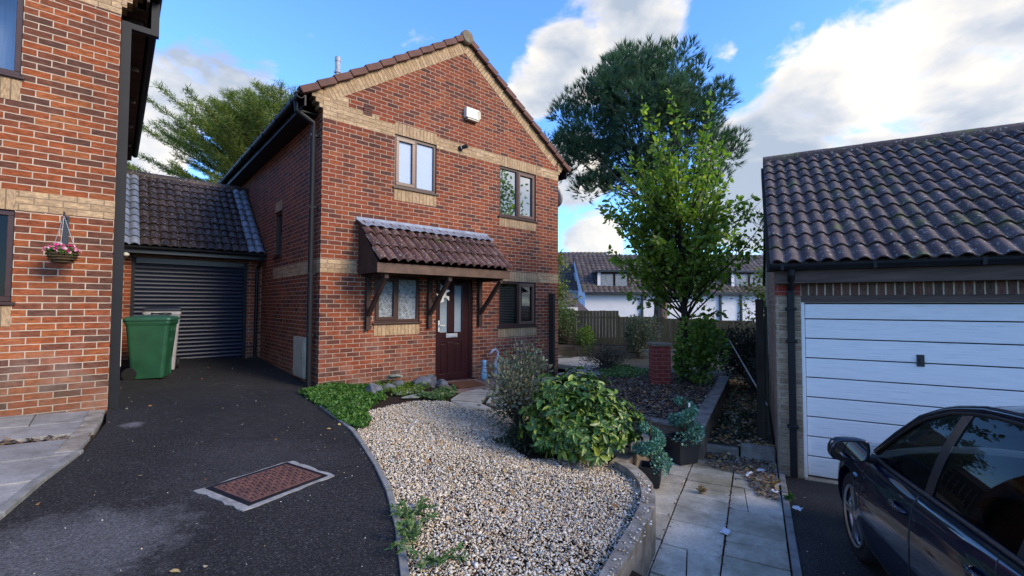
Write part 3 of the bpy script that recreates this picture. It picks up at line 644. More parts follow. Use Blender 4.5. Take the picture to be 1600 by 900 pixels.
for i in range(n - 1):
    a, b, c, d = oute[i], oute[i + 1], inne[i + 1], inne[i]

    i0 = len(mb.v); mb.v += [(*p, D(*p) + h) for h in (.037, .058) for p in (a, b, c, d)]
    for fc in ((3, 2, 1, 0), (4, 5, 6, 7), (0, 1, 5, 4), (2, 3, 7, 6)) + (((1, 2, 6, 5),) if i == n - 2 else ()): mb.f.append(tuple(i0 + k for k in fc))
part("cap", mb, "concrete", tw)

# raised bark bed with block walls
BZ = -.10
bed = [(3.02, -4.86), (6.12, -3.76), (7.2, -3.38), (7.0, -1.8), (6.2, -1.35), (4.75, -1.45), (3.9, -1.9), (3.25, -2.7), (2.98, -3.6), (2.98, -4.80)]
struct(mesh_obj("raised_bed", [(x, y, BZ - .02) for x, y in bed], [tuple(range(len(bed)))], "soil"))
def block_wall(name, label, pts, w_, z0, z1, mat="wall_block"):
    t = thing(name, label, "wall"); mb = MB(); cap = MB()
    for a, b in zip(pts, pts[1:]):
        a, b = Vector((*a, 0)), Vector((*b, 0)); x = (b - a).normalized(); fr = F(a, x, (-x.y, x.x, 0)); L_ = (b - a).length
        mb.box(0, L_, 0, w_, z0, z1, fr)
        s = 0
        while s < L_ - .01: e_ = min(L_, s + .44); cap.box(s + .004, e_ - .004, -.015, w_ + .015, z1 + .002, z1 + .035 + random.uniform(0, .008), fr); s = e_
    part("wall", mb, mat, t); part("coping", cap, "concrete", t, bevel=.006); return t
block_wall("bed_wall", "long block retaining wall of the bark bed running beside the flagged path", [(3.02, -4.90), (6.12, -3.83), (7.3, -3.42)], .16, -.56, BZ - .03)
block_wall("bed_wall", "short curved front wall of the bark bed behind the spiral topiaries", [(2.95, -3.2), (2.92, -3.9), (2.93, -4.55), (3.03, -4.86)], .14, -.56, BZ - .05)
block_wall("bed_wall", "low block edging behind the nearer spiral topiary, joining the curved wall to the bark bed", [(1.42, -4.80), (2.93, -4.33)], .12, -.56, -.26)
def chips(poly, n, z, mat, name, L_=.045, wr=.45, amp=.02):
    P = scatter_poly(poly, n); Z = z(P[:, 0], P[:, 1]) + rng.uniform(0, amp, n); A = rdir(n); A[:, 2] *= .25
    v, f = leaves_arrays(np.column_stack([P, Z]), A, rng.uniform(.5, 1.4, n) * L_, wr, .15, up=np.array([0, 0, 1.])); return struct(fast_mesh(name, v, f, mat), 'stuff')
zc = lambda x, y: np.full_like(x, BZ - .012)
chips([(3.02, -4.74), (6.1, -3.68), (7.1, -3.3), (6.9, -1.9), (6.2, -1.5), (4.75, -1.6), (3.9, -2.0), (3.25, -2.8), (3.0, -3.7)], 16000, zc, "bark_chips", "bark_mulch", .042)
chips([(2.8, -4.6), (6.0, -3.7), (6.9, -2.2), (4.6, -1.9), (3.2, -3.0)], 420, zc, "fallen_leaf", "fallen_leaves", .07, .6, .04)
chips([tuple(gw(a, b).xy) for a, b in ((-1.05, .55), (-.3, .55), (-.3, 6), (-1.1, 6))], 1500, lambda x, y: np.full_like(x, -.395), "fallen_leaf", "fallen_leaves", .06, .6, .04)
P_ = [tuple(gw(a, b).xy) for a, b in ((-1.0, -.1), (-.6, -.25), (-.45, -.8), (-.27, -.8), (-.28, .42), (-1.05, .42))]
chips(P_, 2400, lambda x, y: np.full_like(x, -.492), "bark_chips", "path_debris", .028, .5, .012)
chips(P_, 110, lambda x, y: np.full_like(x, -.488), "fallen_leaf", "path_leaves", .06, .6, .02)
chips(kerb_curve[2:] + [(-.02, .1), (-.02, 4), (-2.5, 4)] + left_kerb[:6], 34, lambda x, y: D(x, y) + .004, "fallen_leaf", "driveway_leaves", .04, .6, .01)
chips([(-.3, -3), (1, -3), (.6, -5.4), (-.9, -5.2)], 40, lambda x, y: D(x, y) + .008, "fallen_leaf", "gravel_leaves", .055, .6, .01)
chips([(-3.6, -1.64), (-2.75, -1.64), (-2.72, -1.46), (-3.6, -1.46)], 260, lambda x, y: D(x, y) + .002, "bark_chips", "paving_debris", .05, .5, .02)
# rear patio and lawn edge to the right of the house
mb = MB()
for i in range(9):
    for j in range(7):
        x, y = 5.05 + i * .6, -1.75 + j * .6 + i * .30
        if not inpoly(np.array([(x + .3, y + .3)]), [(4.6, -1.3), (5.6, -1.55), (6.4, -.9), (8.0, -.1), (10.5, 1.0), (10, 4.2), (5.72, 4.2), (5.72, -.2), (4.6, -.4)])[0]: continue
        if y > -.3 and x < 5.76: continue
        clip_slab(mb, [(x, y), (x + .6, y), (x + .6, y + .6), (x, y + .6)], -.135, gap=.012)
for q in ([(4.55, -1.35), (5.1, -1.5), (5.1, -.95), (4.6, -.8)], [(4.0, -1.2), (4.5, -1.3), (4.55, -.75), (4.05, -.6)]): clip_slab(mb, q, -.15)
struct(part("patio", mb, "paving_buff", bevel=.005))
struct(mesh_obj("rear_garden", [(5.72, -.2, -.15), (4.75, -1.45, -.15), (6.2, -1.35, -.15), (7.0, -1.8, -.15), (7.3, -3.5, -.15), (14, -1.5, -.1), (12.5, 5, -.1), (5.72, 6, -.12)], [tuple(range(8))], "rear_garden"))
# slabs by the front door
mb = MB(); gz2 = lambda a, b: D(a, b) + .012
for q in ([(1.52, -1.53), (1.9, -1.2), (2.28, -1.5), (1.86, -1.9)], [(1.42, -2.05), (1.5, -1.62), (1.82, -1.92), (1.75, -2.3)], [(1.9, -1.95), (2.32, -1.55), (2.5, -1.95), (2.1, -2.35)], [(1.95, -1.15), (2.5, -.98), (2.75, -1.35), (2.32, -1.45)], [(2.5, -1.6), (2.85, -1.35), (3.1, -1.75), (2.7, -2.0)]): clip_slab(mb, q, gz2, gap=.01)
struct(part("stepping_slabs", mb, "paving_buff", bevel=.006))
mb = MB()
for i in range(4):
    for j in range(3):
        x = 1.95 + i * .42; y = -1.02 + j * .31 - i * .02; clip_slab(mb, [(x, y), (x + .41, y - .02), (x + .41, y + .29), (x, y + .3)], lambda a, b: D(a, b) + .018, gap=.006)
o = struct(part("door_path", mb, "pillar_path" if "pillar_path" in MATS else "paving_buff", bevel=.004))

# ================================================================== MAIN HOUSE
mh = thing("brick_house", "red brick house with cream bands, a steep gable and a maroon front door", "house", (0, 0, 0))
AP, SL = 6.92, .68   # gable apex and slope
W_, DEP = 5.70, 8.6
W1 = (1.284, 2.18, 3.545, 4.555); W2 = (3.796, 4.925, 3.345, 4.497); L1 = (.928, 1.838, 1.055, 1.925); L2 = (3.796, 4.925, .895, 1.932); DR = (2.195, 3.09, -.13, 1.93)
mb = MB(); wall(mb, FRONT, 0, W_, -.5, 4.98, [W1, W2, L1, L2, DR]); ex_ = (AP - 4.98) / SL
mb.quad([(0, 0, 4.98), (W_, 0, 4.98), (W_ / 2 + 1e-4, 0, AP), (W_ / 2, 0, AP)]); part("front_wall", mb, "red_brick", mh)
SIDE = F((0, 0, 0), (0, -1, 0), (1, 0, 0))        # frame x runs towards the camera, y into the wall
SW = (-2.84, -2.30, 2.36, 3.325)
mb = MB(); wall(mb, SIDE, -DEP, 0, -.2, 4.98, [SW]); part("side_wall", mb, "red_brick", mh)
mb = MB(); mb.quad([(W_, 0, -.5), (W_, DEP, -.5), (W_, DEP, 4.98), (W_, 0, 4.98)]); part("side_wall", mb, "red_brick", mh)
mb = MB(); mb.quad([(W_, DEP, -.5), (0, DEP, -.5), (0, DEP, 4.98), (W_ / 2, DEP, AP), (W_, DEP, 4.98)]); part("rear_wall", mb, "red_brick", mh)
def strips(mat, rects, fr=FRONT, th=.004, uvo=(0, 0), **k):
    for r in rects: part("brick_band", MB().box(r[0], r[1], -th, -.0005, r[2], r[3], fr), mat, mh, uvo=uvo, **k)
strips("cream_brick", [(-.004, W1[0], 4.5, 4.725), (W1[1], W2[0], 4.5, 4.725), (W2[1], W_, 4.5, 4.725), (-.004, .60, 1.935, 2.16), (5.0, W_, 1.935, 2.16), (0, .42, 4.725, 4.95), (.42, .98, 4.725, 4.80)], uvo=(0, 1.935 - .0))
strips("cream_brick", [(-2.9, .003, 1.935, 2.16)], SIDE, uvo=(0, 1.935))
for (a, b, c, d) in ((W1[0], W1[1], 4.557, 4.775), (W2[0], W2[1], 4.5, 4.72), (W1[0], W1[1], 3.33, 3.54), (W2[0], W2[1], 3.15, 3.342), (L1[0], L1[1], .86, 1.05), (L2[0] - .03, L2[1] + .02, .70, .892), (L2[0], L2[1] + .075, 1.935, 2.15)):
    mb = MB().box(a, b, -.005, -.0005, c, d, FRONT); part("soldier_course", mb, "cream_soldier", mh, uvax=((0, 0, 1), (1, 0, 0)), uvo=(c - .2, a))
mb = MB().box(SW[0] + .02, SW[1] - .02, -.005, -.0005, 3.33, 3.54, SIDE); part("soldier_course", mb, "cream_soldier", mh, uvax=((0, 0, 1), (0, 1, 0)), uvo=(3.1, 0))
# raking soldier bands under the verge
for sgn in (-1, 1):
    x0 = W_ / 2; th = math.atan(SL); u = Vector((sgn * math.cos(th), 0, -math.sin(th))); n = Vector((sgn * math.sin(th), 0, math.cos(th)))
    Ls = x0 / math.cos(th) - .02; fr = F((x0, 0, AP), u, (0, 1, 0), n); mb = MB()
    c = .215; b_ = c * math.tan(th)
    P2 = [(0, 0), (Ls, 0), (Ls, -c), (b_, -c)]
    mb.quad([fr.p(a, -.006, q) for a, q in (P2 if sgn < 0 else P2[::-1])]); part("verge_course", mb, "cream_soldier", mh, uvax=(tuple(n), tuple(u)), uvo=(-.25 + fr.o.dot(n), 0))
# corbelled eaves bricks at both front corners
for sx, x0 in ((-1, 0), (1, W_)):
    mb = MB()
    for k in range(4):
        e_ = .06 * (k + 1); z = 4.66 + .075 * k; a, b = (x0 - e_, x0) if sx < 0 else (x0, x0 + e_)
        mb.box(a, b, -.004 + .001 * k, .22, z, z + .073)
    part("corbel", mb, "cream_brick", mh)
# roof
th = math.atan(SL); OV = .36
for sgn in (-1, 1):
    u = Vector((0, sgn, 0)); v_ = Vector((-sgn * math.cos(th), 0, math.sin(th))); n = Vector((sgn * math.sin(th), 0, math.cos(th)))
    run = (W_ / 2 + OV) / math.cos(th); ex = W_ / 2 + sgn * (W_ / 2 + OV); ez = AP - SL * (W_ / 2 + OV) + .05
    o0 = Vector((ex, DEP + .05 if sgn < 0 else -.05, ez)); mb = MB()
    tile_roof(mb, o0, u if sgn > 0 else -u * -1 if False else Vector((0, 1 if sgn > 0 else -1, 0)), v_, n, 29, 12, .30, run / 12, roll, seg=5)
    smooth_tiles(part("tile_roof", mb, "tile_brown", mh))
    mb = MB(); a = Vector((ex, -.05, ez - .02)); b = Vector((ex, DEP + .05, ez - .02)); c = Vector((W_ / 2, DEP + .05, AP + .03)); d = Vector((W_ / 2, -.05, AP + .03)); mb.quad([a, b, c, d] if sgn > 0 else [d, c, b, a]); part("roof_underlay", mb, "black_plastic", mh)
    # verge caps, one per course
    mb = MB(); nv = 12; st = run / nv; fr = F((ex, -.085, ez), v_, (0, 1, 0), n)
    for k in range(nv):
        a_ = k * st; f3 = F(fr.o + v_ * (a_ + .006) + n * .024, v_ - n * .085, (0, 1, 0), n); mb.box(0, st - .014, -.012, .13, -.05, .062, f3)
    part("verge_tiles", mb, "verge_tile", mh, bevel=.006)
mb = MB()
for k in range(19): mb.lathe([(.125, 0), (.125, .46)], ax=F((W_ / 2, -.06 + k * .455, AP + .03 + .004 * (k % 2)), (1, 0, 0), (0, 0, 1), (0, 1, 0)), seg=14)
part("ridge_tiles", mb, "verge_tile", mh)
mb = MB().lathe([(.05, 0), (.12, .0), (.145, .03), (.145, .10)], ax=F((W_ / 2, -.12, AP + .045), (1, 0, 0), (0, 0, 1), (0, 1, 0)), seg=20); part("ridge_end_cap", mb, "ridge_stone", mh)
# eaves: fascia, soffit, gutter, downpipe (left side)
for sx in (-1, 1):
    X = lambda a: a if sx < 0 else W_ - a
    def bx(mb, a, b, *r): mb.box(min(X(a), X(b)), max(X(a), X(b)), *r)
    mb = MB(); bx(mb, -.30, -.275, -.03, DEP, 4.60, 4.77); bx(mb, -.275, -.002, .23, DEP, 4.60, 4.62); part("fascia", mb, "gutter_black", mh)
    mb = MB(); prof = [(.062 * math.cos(a), .062 * math.sin(a)) for a in [math.pi + math.pi * k / 10 for k in range(11)]]; prof += [(.054 * math.cos(a), .054 * math.sin(a) + .001) for a in [2 * math.pi - math.pi * k / 10 for k in range(11)]]
    mb.prism(prof, 0, DEP + .1, F((X(-.368), -.05, 4.755), (1, 0, 0), (0, 0, 1), (0, 1, 0)))
    for k in range(9): bx(mb, -.435, -.30, .3 + k * .95, .34 + k * .95, 4.688, 4.765)
    part("gutter", mb, "gutter_black", mh)
mb = MB().tube([(-.365, .16, 4.69), (-.365, .16, 4.56), (-.10, .16, 4.42), (-.10, .16, 4.30), (-.10, .16, .02)], .044, 12)
for z in (4.2, 3.0, 1.9, .9): mb.box(-.145, -.0, .13, .19, z, z + .03)
part("downpipe", mb, "gutter_black", mh, smooth=False)
mb = MB()
for k in range(4): mb.box(.684, .84, -.016 - .002 * k, -.005, 4.745 + k * .035, 4.772 + k * .035)
part("air_vent", mb, "verge_tile", mh, bevel=.003)
mb = MB().lathe([(.055, 0), (.055, 1.12), (.078, 1.12), (.078, 1.16), (.058, 1.16), (.058, 1.40), (.066, 1.40), (.066, 1.50), (.03, 1.50)], (1.31, 3.0, 5.75), 16); part("flue_pipe", mb, "grey_metal", mh, smooth=False)
# windows and door
window(mh, FRONT, *W1, ("frosted_pane", "frosted_pane"), sashes=(0,), backing=None)
window(mh, FRONT, *W2, ("mirror_glass", "mirror_glass"), sashes=(1,), split=.5)
window(mh, FRONT, *L1, ("patterned_pane", "patterned_pane"), frame="upvc_brown", sashes=(0,), backing=None, sash_mat="upvc_brown")
w2 = window(mh, FRONT, *L2, ("clear_glass", "clear_glass"), sashes=(1,), split=.53)
mb = MB()
for k in range(24):
    z = .98 + k * .037
    if z < L2[3] - .08:
        for a, b in ((L2[0] + .06, L2[0] + .57), (L2[0] + .63, L2[1] - .1)): mb.box(a, b, .135, .155, z, z + .005, F((0, 0, 0), (1, 0, 0), (0, 1, .35), (0, -.35, 1)) if False else FRONT)
part("blind", mb, "blind", w2)
window(mh, SIDE, *SW, ("clear_glass",))
dr = MB(); x0, x1, z0, z1 = DR; dr.box(x0 + .002, x0 + .065, .03, .10, z0 + .04, z1, FRONT).box(x1 - .065, x1 - .002, .03, .10, z0 + .04, z1, FRONT).box(x0 + .065, x1 - .065, .03, .10, z1 - .065, z1 - .002, FRONT)
dframe = part("door_frame", dr, "door_paint", mh, bevel=.004)
mb = MB().box(x0 - .02, x1 + .02, -.05, .11, z0 + .0, z0 + .045, FRONT); part("threshold", mb, "door_paint", dframe, bevel=.008)
a, b = x0 + .07, x1 - .07; g1, g2 = (2.315, 2.50), (2.655, 2.84)
mb = MB(); Y0, Y1 = .045, .09
for bxs in ((a, g1[0], z0 + .05, z1 - .07), (g2[1], b, z0 + .05, z1 - .07), (g1[1], g2[0], .80, z1 - .07), (g1[0], g1[1], 1.80, z1 - .07), (g2[0], g2[1], 1.80, z1 - .07), (g1[0], g2[1], .66, .86), (g1[1], g2[0], .04, .66), (g1[0], g2[1], z0 + .05, .04)): mb.box(bxs[0], bxs[1], Y0, Y1, bxs[2], bxs[3] if bxs[2] != .80 else z1 - .07, FRONT)
mb.box(g1[0], g1[1], .06, .085, .04, .66, FRONT).box(g2[0], g2[1], .06, .085, .04, .66, FRONT); mb.box(g1[0] + .035, g1[1] - .035, .048, .07, .075, .62, FRONT).box(g2[0] + .035, g2[1] - .035, .048, .07, .075, .62, FRONT)
for g_ in (g1, g2): mb.box(g_[0] - .012, g_[0], .036, .06, .86, 1.80, FRONT).box(g_[1], g_[1] + .012, .036, .06, .86, 1.80, FRONT)
door = part("front_door", mb, "door_paint", mh, bevel=.004)
for g_ in (g1, g2): m_ = MB(); m_.quad([(g_[0], .07, .86), (g_[1], .07, .86), (g_[1], .07, 1.8), (g_[0], .07, 1.8)]); part("door_pane", m_, "door_pane", door)
mb = MB().box(2.46, 2.73, .030, .046, .755, .835, FRONT).box(2.48, 2.71, .024, .032, .775, .815, FRONT); part("letterbox", mb, "grey_metal", door, bevel=.004)
mb = MB().box(2.272, 2.302, .030, .046, .88, 1.10, FRONT); mb.tube([(2.287, .03, 1.0), (2.287, -.01, 1.0), (2.40, -.012, 1.0)], .010, 8); part("door_handle", mb, "white_plastic", door)
# canopy over door and window
CX0, CX1, CZ = .63, 3.44, 2.86
cth = math.atan2(.74, .84); cu = Vector((1, 0, 0)); cv = Vector((0, math.cos(cth), math.sin(cth))); cn = Vector((0, -math.sin(cth), math.cos(cth)))
mb = MB(); Lc = .84 / math.cos(cth); tile_roof(mb, (CX0 - .02, -.86, CZ - .76), cu, cv, cn, 17, 3, (CX1 - CX0 + .05) / 17, Lc / 3 - .015, lambda t: .058 * math.sin(math.pi * t / .86) ** .8 if 0 < t < .86 else 0, seg=10, lift=.038)
canopy = part("canopy", MB().box(CX0 + .02, CX1 - .06, -.78, -.002, 1.965, 1.985), "dark_wood", mh)
smooth_tiles(part("canopy_tiles", mb, "tile_brown", canopy))
mb = MB(); m_ = 102
for k in range(m_):      # dressed lead flashing, lapped in strips and rippled over the rolls
    a0 = CX0 - .05 + (CX1 - CX0 + .06) * k / m_; a1 = CX0 - .05 + (CX1 - CX0 + .06) * (k + 1) / m_; r0, r1 = (.03 * abs(math.sin(a * 18.6)) for a in (a0, a1))
    q = [Vector((a0, -.006, CZ + .07)), Vector((a1, -.006, CZ + .07)), Vector((a1, -.03, CZ + .01)), Vector((a0, -.03, CZ + .01))]; mb.quad([q[3], q[2], q[1], q[0]])
    dn = .25 + .012 * math.sin(a0 * 13); mb.quad([Vector((a0, -.03, CZ + .01)) - cv * dn + cn * (.05 + r0), Vector((a1, -.03, CZ + .01)) - cv * dn + cn * (.05 + r1), Vector((a1, -.03, CZ + .01)) + cn * .012, Vector((a0, -.03, CZ + .01)) + cn * .012])
part("lead_flashing", mb, "lead", canopy)
mb = MB().box(CX0 - .02, CX1 - .04, -.80, -.775, 1.925, 2.085); part("canopy_fascia", mb, "stained_board", canopy, bevel=.004)
for x in (CX0, CX1 - .085):
    mb = MB(); mb.prism([(-.002, 1.93), (-.772, 1.93), (-.772, 2.09), (-.002, CZ - .01)], 0, .025, F((x - (.0 if x < 1 else 0), 0, 0), (0, 1, 0), (0, 0, 1), (1, 0, 0))); part("canopy_cheek", mb, "dark_wood", canopy)
for x in (.80, 2.03, 3.24):
    mb = MB().box(x - .04, x + .04, -.075, -.002, .97, 1.962); mb.box(x - .035, x + .035, -.74, -.08, 1.88, 1.962)
    p0, p1 = Vector((x, -.075, 1.24)), Vector((x, -.70, 1.86)); d_ = (p1 - p0).normalized(); mb.box(0, (p1 - p0).length, -.032, .032, -.035, .035, F(p0, d_, (1, 0, 0), d_.cross(Vector((1, 0, 0)))))
    mb.box(x - .037, x + .037, -.745, -.68, 1.835, 1.90)
    part("canopy_bracket", mb, "dark_wood", canopy, bevel=.004)
# dark post fixed upright against the front wall
t = thing("timber_post", "dark upright timber post standing against the right end of the house front", "post", (5.40, -.06, -.25)); part("post", MB().box(-.035, .035, -.09, .055, 0, 1.93), "fence_dark", t, bevel=.005); part("batten", MB().box(.037, .075, -.04, .03, .1, 1.80), "fence_wood", t)
# things fixed to the house
t = thing("alarm_box", "white burglar alarm box high on the gable between the two upper windows", "alarm box", (2.99, 0, 5.28))
part("casing", MB().box(-.17, .17, -.11, -.002, 0, .215), "white_plastic", t, bevel=.012); part("side_cover", MB().box(.11, .20, -.115, -.003, .03, .19), "cream_plastic", t, bevel=.008); part("base_strobe", MB().box(-.13, .15, -.10, -.01, -.035, -.002), "cream_plastic", t, bevel=.006)
t = thing("security_light", "small black round security lamp on the cream band beside the upper left window", "lamp", (2.74, -.0, 4.62))
part("mount", MB().lathe([(.055, 0), (.055, .02), (.04, .05)], ax=F((0, -.002, 0), (1, 0, 0), (0, 0, 1), (0, -1, 0)), seg=16), "black_plastic", t); part("head", MB().tube([(-.01, -.04, 0), (.07, -.16, .03)], [.036, .042], 14), "black_plastic", t); part("ring", MB().tube([(.0, -.055, .003), (.006, -.065, .006)], [.045, .045], 14), "white_plastic", t)
t = thing("meter_box", "pale grey meter cupboard on the side wall behind the black downpipe", "meter box", (0, .86, .14)); part("casing", MB().box(-.06, -.002, -.30, .30, 0, .70), "cream_plastic", t, bevel=.008); part("cupboard_door", MB().box(-.072, -.062, -.27, .27, .03, .67), "cream_plastic", t, bevel=.004); part("lock", MB().box(-.078, -.073, -.24, -.21, .33, .36), "black_plastic", t)
t = thing("satellite_dish", "grey satellite dish jutting from the right flank of the house", "satellite dish", (5.72, .55, 4.12))
pr = [(.02, .0), (.12, .012), (.22, .04), (.29, .075)]; part("dish", MB().lathe(pr, ax=F((.28, -.1, .10), (0, 1, 0), (-.3, 0, 1), (1, .2, .3)), seg=22), "dish_grey", t, smooth=True); part("arm", MB().tube([(-.02, 0, -.1), (.14, 0, -.1), (.27, -.1, .08)], .014, 8).tube([(.28, -.12, -.16), (.52, -.1, .0)], .010, 6), "black_plastic", t)
t = thing("door_ornament", "white metal star-like bird decoration hanging from the middle canopy bracket beside the door", "decoration", (2.24, -.2, 1.60))
mb = MB()
for k in range(5):
    a = k * 2 * math.pi / 5 + .5; c_, s_ = math.cos(a), math.sin(a); q = a + .5
    mb.prism([(c_ * .05, s_ * .05), (c_ * .17, s_ * .17), (math.cos(q) * .13, math.sin(q) * .13), (math.cos(q) * .045, math.sin(q) * .045)], -.006, .006, F((0, 0, 0), (1, 0, 0), (0, 0, 1), (0, -1, 0)))
mb.lathe([(.052, -.004), (.062, 0), (.052, .004)], ax=F((0, 0, 0), (1, 0, 0), (0, 0, 1), (0, -1, 0)), seg=16); part("star", mb, "white_plastic", t); part("cord", MB().tube([(0, -.0, .12), (-.1, .05, .28)], .003, 5), "white_plastic", t)

# ================================================================== LINK GARAGE
lg = thing("link_garage", "dark tiled link garage with a navy roller shutter between the two brick houses", "garage", (-1.25, 3.88, .2))
LF = F((1.25, -3.88, -.2))   # build in world coordinates of the root
def lp(name, mb, mat, parent=lg, **k): return part(name, mb, mat, parent, **k)
fr = F((1.25, 0, -.2)); fr = F((1.25, 0.0, -.2), (1, 0, 0), (0, 1, 0))
mb = MB(); wall(mb, fr, -2.48, -.003, -.1, 2.62, [(-2.27, -.29, -.08, 2.33)], .14); lp("wall", mb, "red_brick")
mb = MB(); nsl = 27
for k in range(nsl):
    z = .16 + k * .0805; q = [(-2.27, .085, z), (-.29, .085, z), (-.29, .085 - .0, z + .0)]
    prof = [(.10, z + .004), (.080, z + .012), (.072, z + .038), (.080, z + .064), (.10, z + .074), (.10, z + .0805)]
    for (y1, z1), (y2, z2) in zip(prof, prof[1:]): mb.quad([fr.p(-2.27, y1, z1), fr.p(-.29, y1, z1), fr.p(-.29, y2, z2), fr.p(-2.27, y2, z2)])
sm = Mat("shutter_navy"); sm.col((.009, .015, .038)); sm.set(rough=.35, spec=.4)
sh = lp("roller_shutter", mb, "shutter_navy"); lp("guide_rail", MB().box(-2.268, -2.21, .03, .12, -.05, 2.33, fr), "gutter_black", sh); lp("guide_rail", MB().box(-.352, -.292, .03, .12, -.05, 2.33, fr), "gutter_black", sh); lp("shutter_box", MB().box(-2.20, -.36, .02, .12, 2.22, 2.325, fr), "black_plastic", sh)
lp("timber_lintel", MB().box(-2.3, -.26, -.004, .0, 2.33, 2.40, fr), "stained_board")
th2 = math.atan2(1.80, 2.12); v_ = Vector((0, math.cos(th2), math.sin(th2))); n = Vector((0, -math.sin(th2), math.cos(th2))); e0 = Vector((1.25 - 2.47, -.40, 2.31))
mb = MB(); rh = 2.78 / 11; tile_roof(mb, e0 + Vector((.304, 0, 0)), (1, 0, 0), v_, n, 12, 11, .152, rh, lambda t: .042 * math.sin(math.pi * t) ** .8 if 0 < t < 1 else 0, seg=7, lift=.03); smooth_tiles(lp("tile_roof", mb, "tile_dark"))
mb = MB(); f_ = lambda t: .05 * math.sin(math.pi * t) ** .8 if 0 < t < 1 else 0
tile_roof(mb, e0, (1, 0, 0), v_, n, 2, 11, .152, rh, f_, seg=7, lift=.03); smooth_tiles(lp("edge_tiles", mb, "tile_sky_sheen", label="left edge tiles of the dark roof, sky reflection painted in as blue-grey"))
mb = MB(); tile_roof(mb, e0 + Vector((.304 + 12 * .152, 0, 0)), (1, 0, 0), v_, n, 2, 11, .152, rh, f_, seg=7, lift=.03); smooth_tiles(lp("edge_tiles", mb, "tile_sky_sheen", label="right edge tiles of the dark roof, sky reflection painted in as blue-grey"))
mb = MB(); R1 = e0 + v_ * 2.80; mb.quad([e0 - n * .02, e0 + Vector((2.46, 0, 0)) - n * .02, R1 + Vector((2.46, 0, 0)) - n * .02, R1 - n * .02]); mb.quad([R1 + Vector((0, 0, .05)), R1 + Vector((2.46, 0, .05)), R1 + Vector((2.46, 2.2, -1.8)), R1 + Vector((0, 2.2, -1.8))]); lp("roof_underlay", mb, "black_plastic")
mb = MB()
for k in range(6): mb.lathe([(.11, 0), (.11, .405)], ax=F(R1 + Vector((k * .41, 0, -.02)), (0, 1, 0), (0, 0, 1), (1, 0, 0)), seg=12)
lp("ridge_tiles", mb, "tile_dark")
mb = MB().box(-2.47, -.01, -.36, -.335, 2.38, 2.52, fr); mb.box(-2.47, -.01, -.33, -.005, 2.40, 2.42, fr); lp("fascia", mb, "black_plastic")
prof = [(.055 * math.cos(a), .055 * math.sin(a)) for a in [math.pi + math.pi * k / 8 for k in range(9)]]
mb = MB().prism(prof, 0, 2.45, F(fr.p(-2.465, -.42, 2.50), (0, 1, 0), (0, 0, 1), (1, 0, 0))); lp("gutter", mb, "gutter_black")
mb = MB().tube([fr.p(-.10, -.42, 2.46), fr.p(-.10, -.42, 2.38), fr.p(-.12, -.10, 2.2), fr.p(-.12, -.06, .25)], .034, 10); lp("downpipe", mb, "gutter_black")
mb = MB().box(-2.47, -.003, .0, .10, -.4, -.0, fr); 
lp("rear_wall", MB().box(-2.47, -.01, 3.5, 3.6, -.2, 2.4, fr), "red_brick")
lp("security_lamp", MB().lathe([(.03, 0), (.05, .02), (.05, .05), (.02, .07)], fr.p(-2.36, -.39, 2.30), 14), "white_plastic")

# ================================================================== NEIGHBOURING HOUSE (left)
LX, LY = -2.525, -.45
nh = thing("brick_house", "orange-red brick house cut off by the left edge, with a hanging basket on its front", "house", (LX, LY, .45))
nf = F((0, 0, -.45)); nW1 = (-1.9, -.79, 3.83, 4.95); nL1 = (-1.85, -.79, 1.40, 2.41)
mb = MB(); wall(mb, nf, -5.7, 0, -.2, 5.45, [nW1, nL1]); mb.quad([nf.p(-5.7, 0, 5.45), nf.p(0, 0, 5.45), nf.p(-2.85, 0, 7.35)]); part("front_wall", mb, "orange_brick", nh, uvo=(0, .0))
mb = MB(); mb.quad([nf.p(0, 0, -.2), nf.p(0, 8.2, -.2), nf.p(0, 8.2, 5.45), nf.p(0, 0, 5.45)]); part("side_wall", mb, "red_brick", nh)
mb = MB(); mb.quad([nf.p(-5.7, 8.2, -.2), nf.p(-5.7, 0, -.2), nf.p(-5.7, 0, 5.45), nf.p(-5.7, 8.2, 5.45)]); part("side_wall", mb, "red_brick", nh)
mb = MB(); mb.quad([nf.p(0, 8.2, -.2), nf.p(-5.7, 8.2, -.2), nf.p(-5.7, 8.2, 5.45), nf.p(-2.85, 8.2, 7.35), nf.p(0, 8.2, 5.45)]); part("rear_wall", mb, "red_brick", nh)
for r in ((-.79, .004, 2.413, 2.63), (-5.7, nL1[0], 2.413, 2.63), (-.50, .004, 4.90, 5.12), (-.28, .004, 5.123, 5.35)): part("brick_band", MB().box(r[0], r[1], -.004, -.0005, r[2], r[3], nf), "cream_brick", nh, uvo=(.02, 2.413 - .45))
for r in ((nL1[0], nL1[1], 2.413, 2.63), (nL1[0], nL1[1] + .0, 1.175, 1.388), (nW1[0], nW1[1] + .0, 3.59, 3.815), (nW1[0], nW1[1], 4.95, 5.17)):
    mb = MB().box(r[0], r[1], -.005, -.0005, r[2], r[3], nf); part("soldier_course", mb, "cream_soldier", nh, uvax=((0, 0, 1), (1, 0, 0)), uvo=(r[2] - .45 - .2, .04))
window(nh, nf, *nW1, ("clear_glass", "clear_glass"), sashes=(0,), split=.5, backing="curtain")
window(nh, nf, *nL1, ("car_glass", "car_glass"), sashes=(0,), split=.5, sash_mat="upvc_brown")
for k in range(5):
    pass
mb = MB()
for k in range(4): mb.box(0, .05 * (k + 1), -.004 + .001 * k, .20, 5.0 + .075 * k, 5.073 + .075 * k, nf)
part("corbel", mb, "cream_brick", nh)
th3 = math.atan(.667); v_ = Vector((-math.cos(th3), 0, math.sin(th3))); n = Vector((math.sin(th3), 0, math.cos(th3)))
ex, ez = .30, 7.35 - .667 * 3.15 + .05
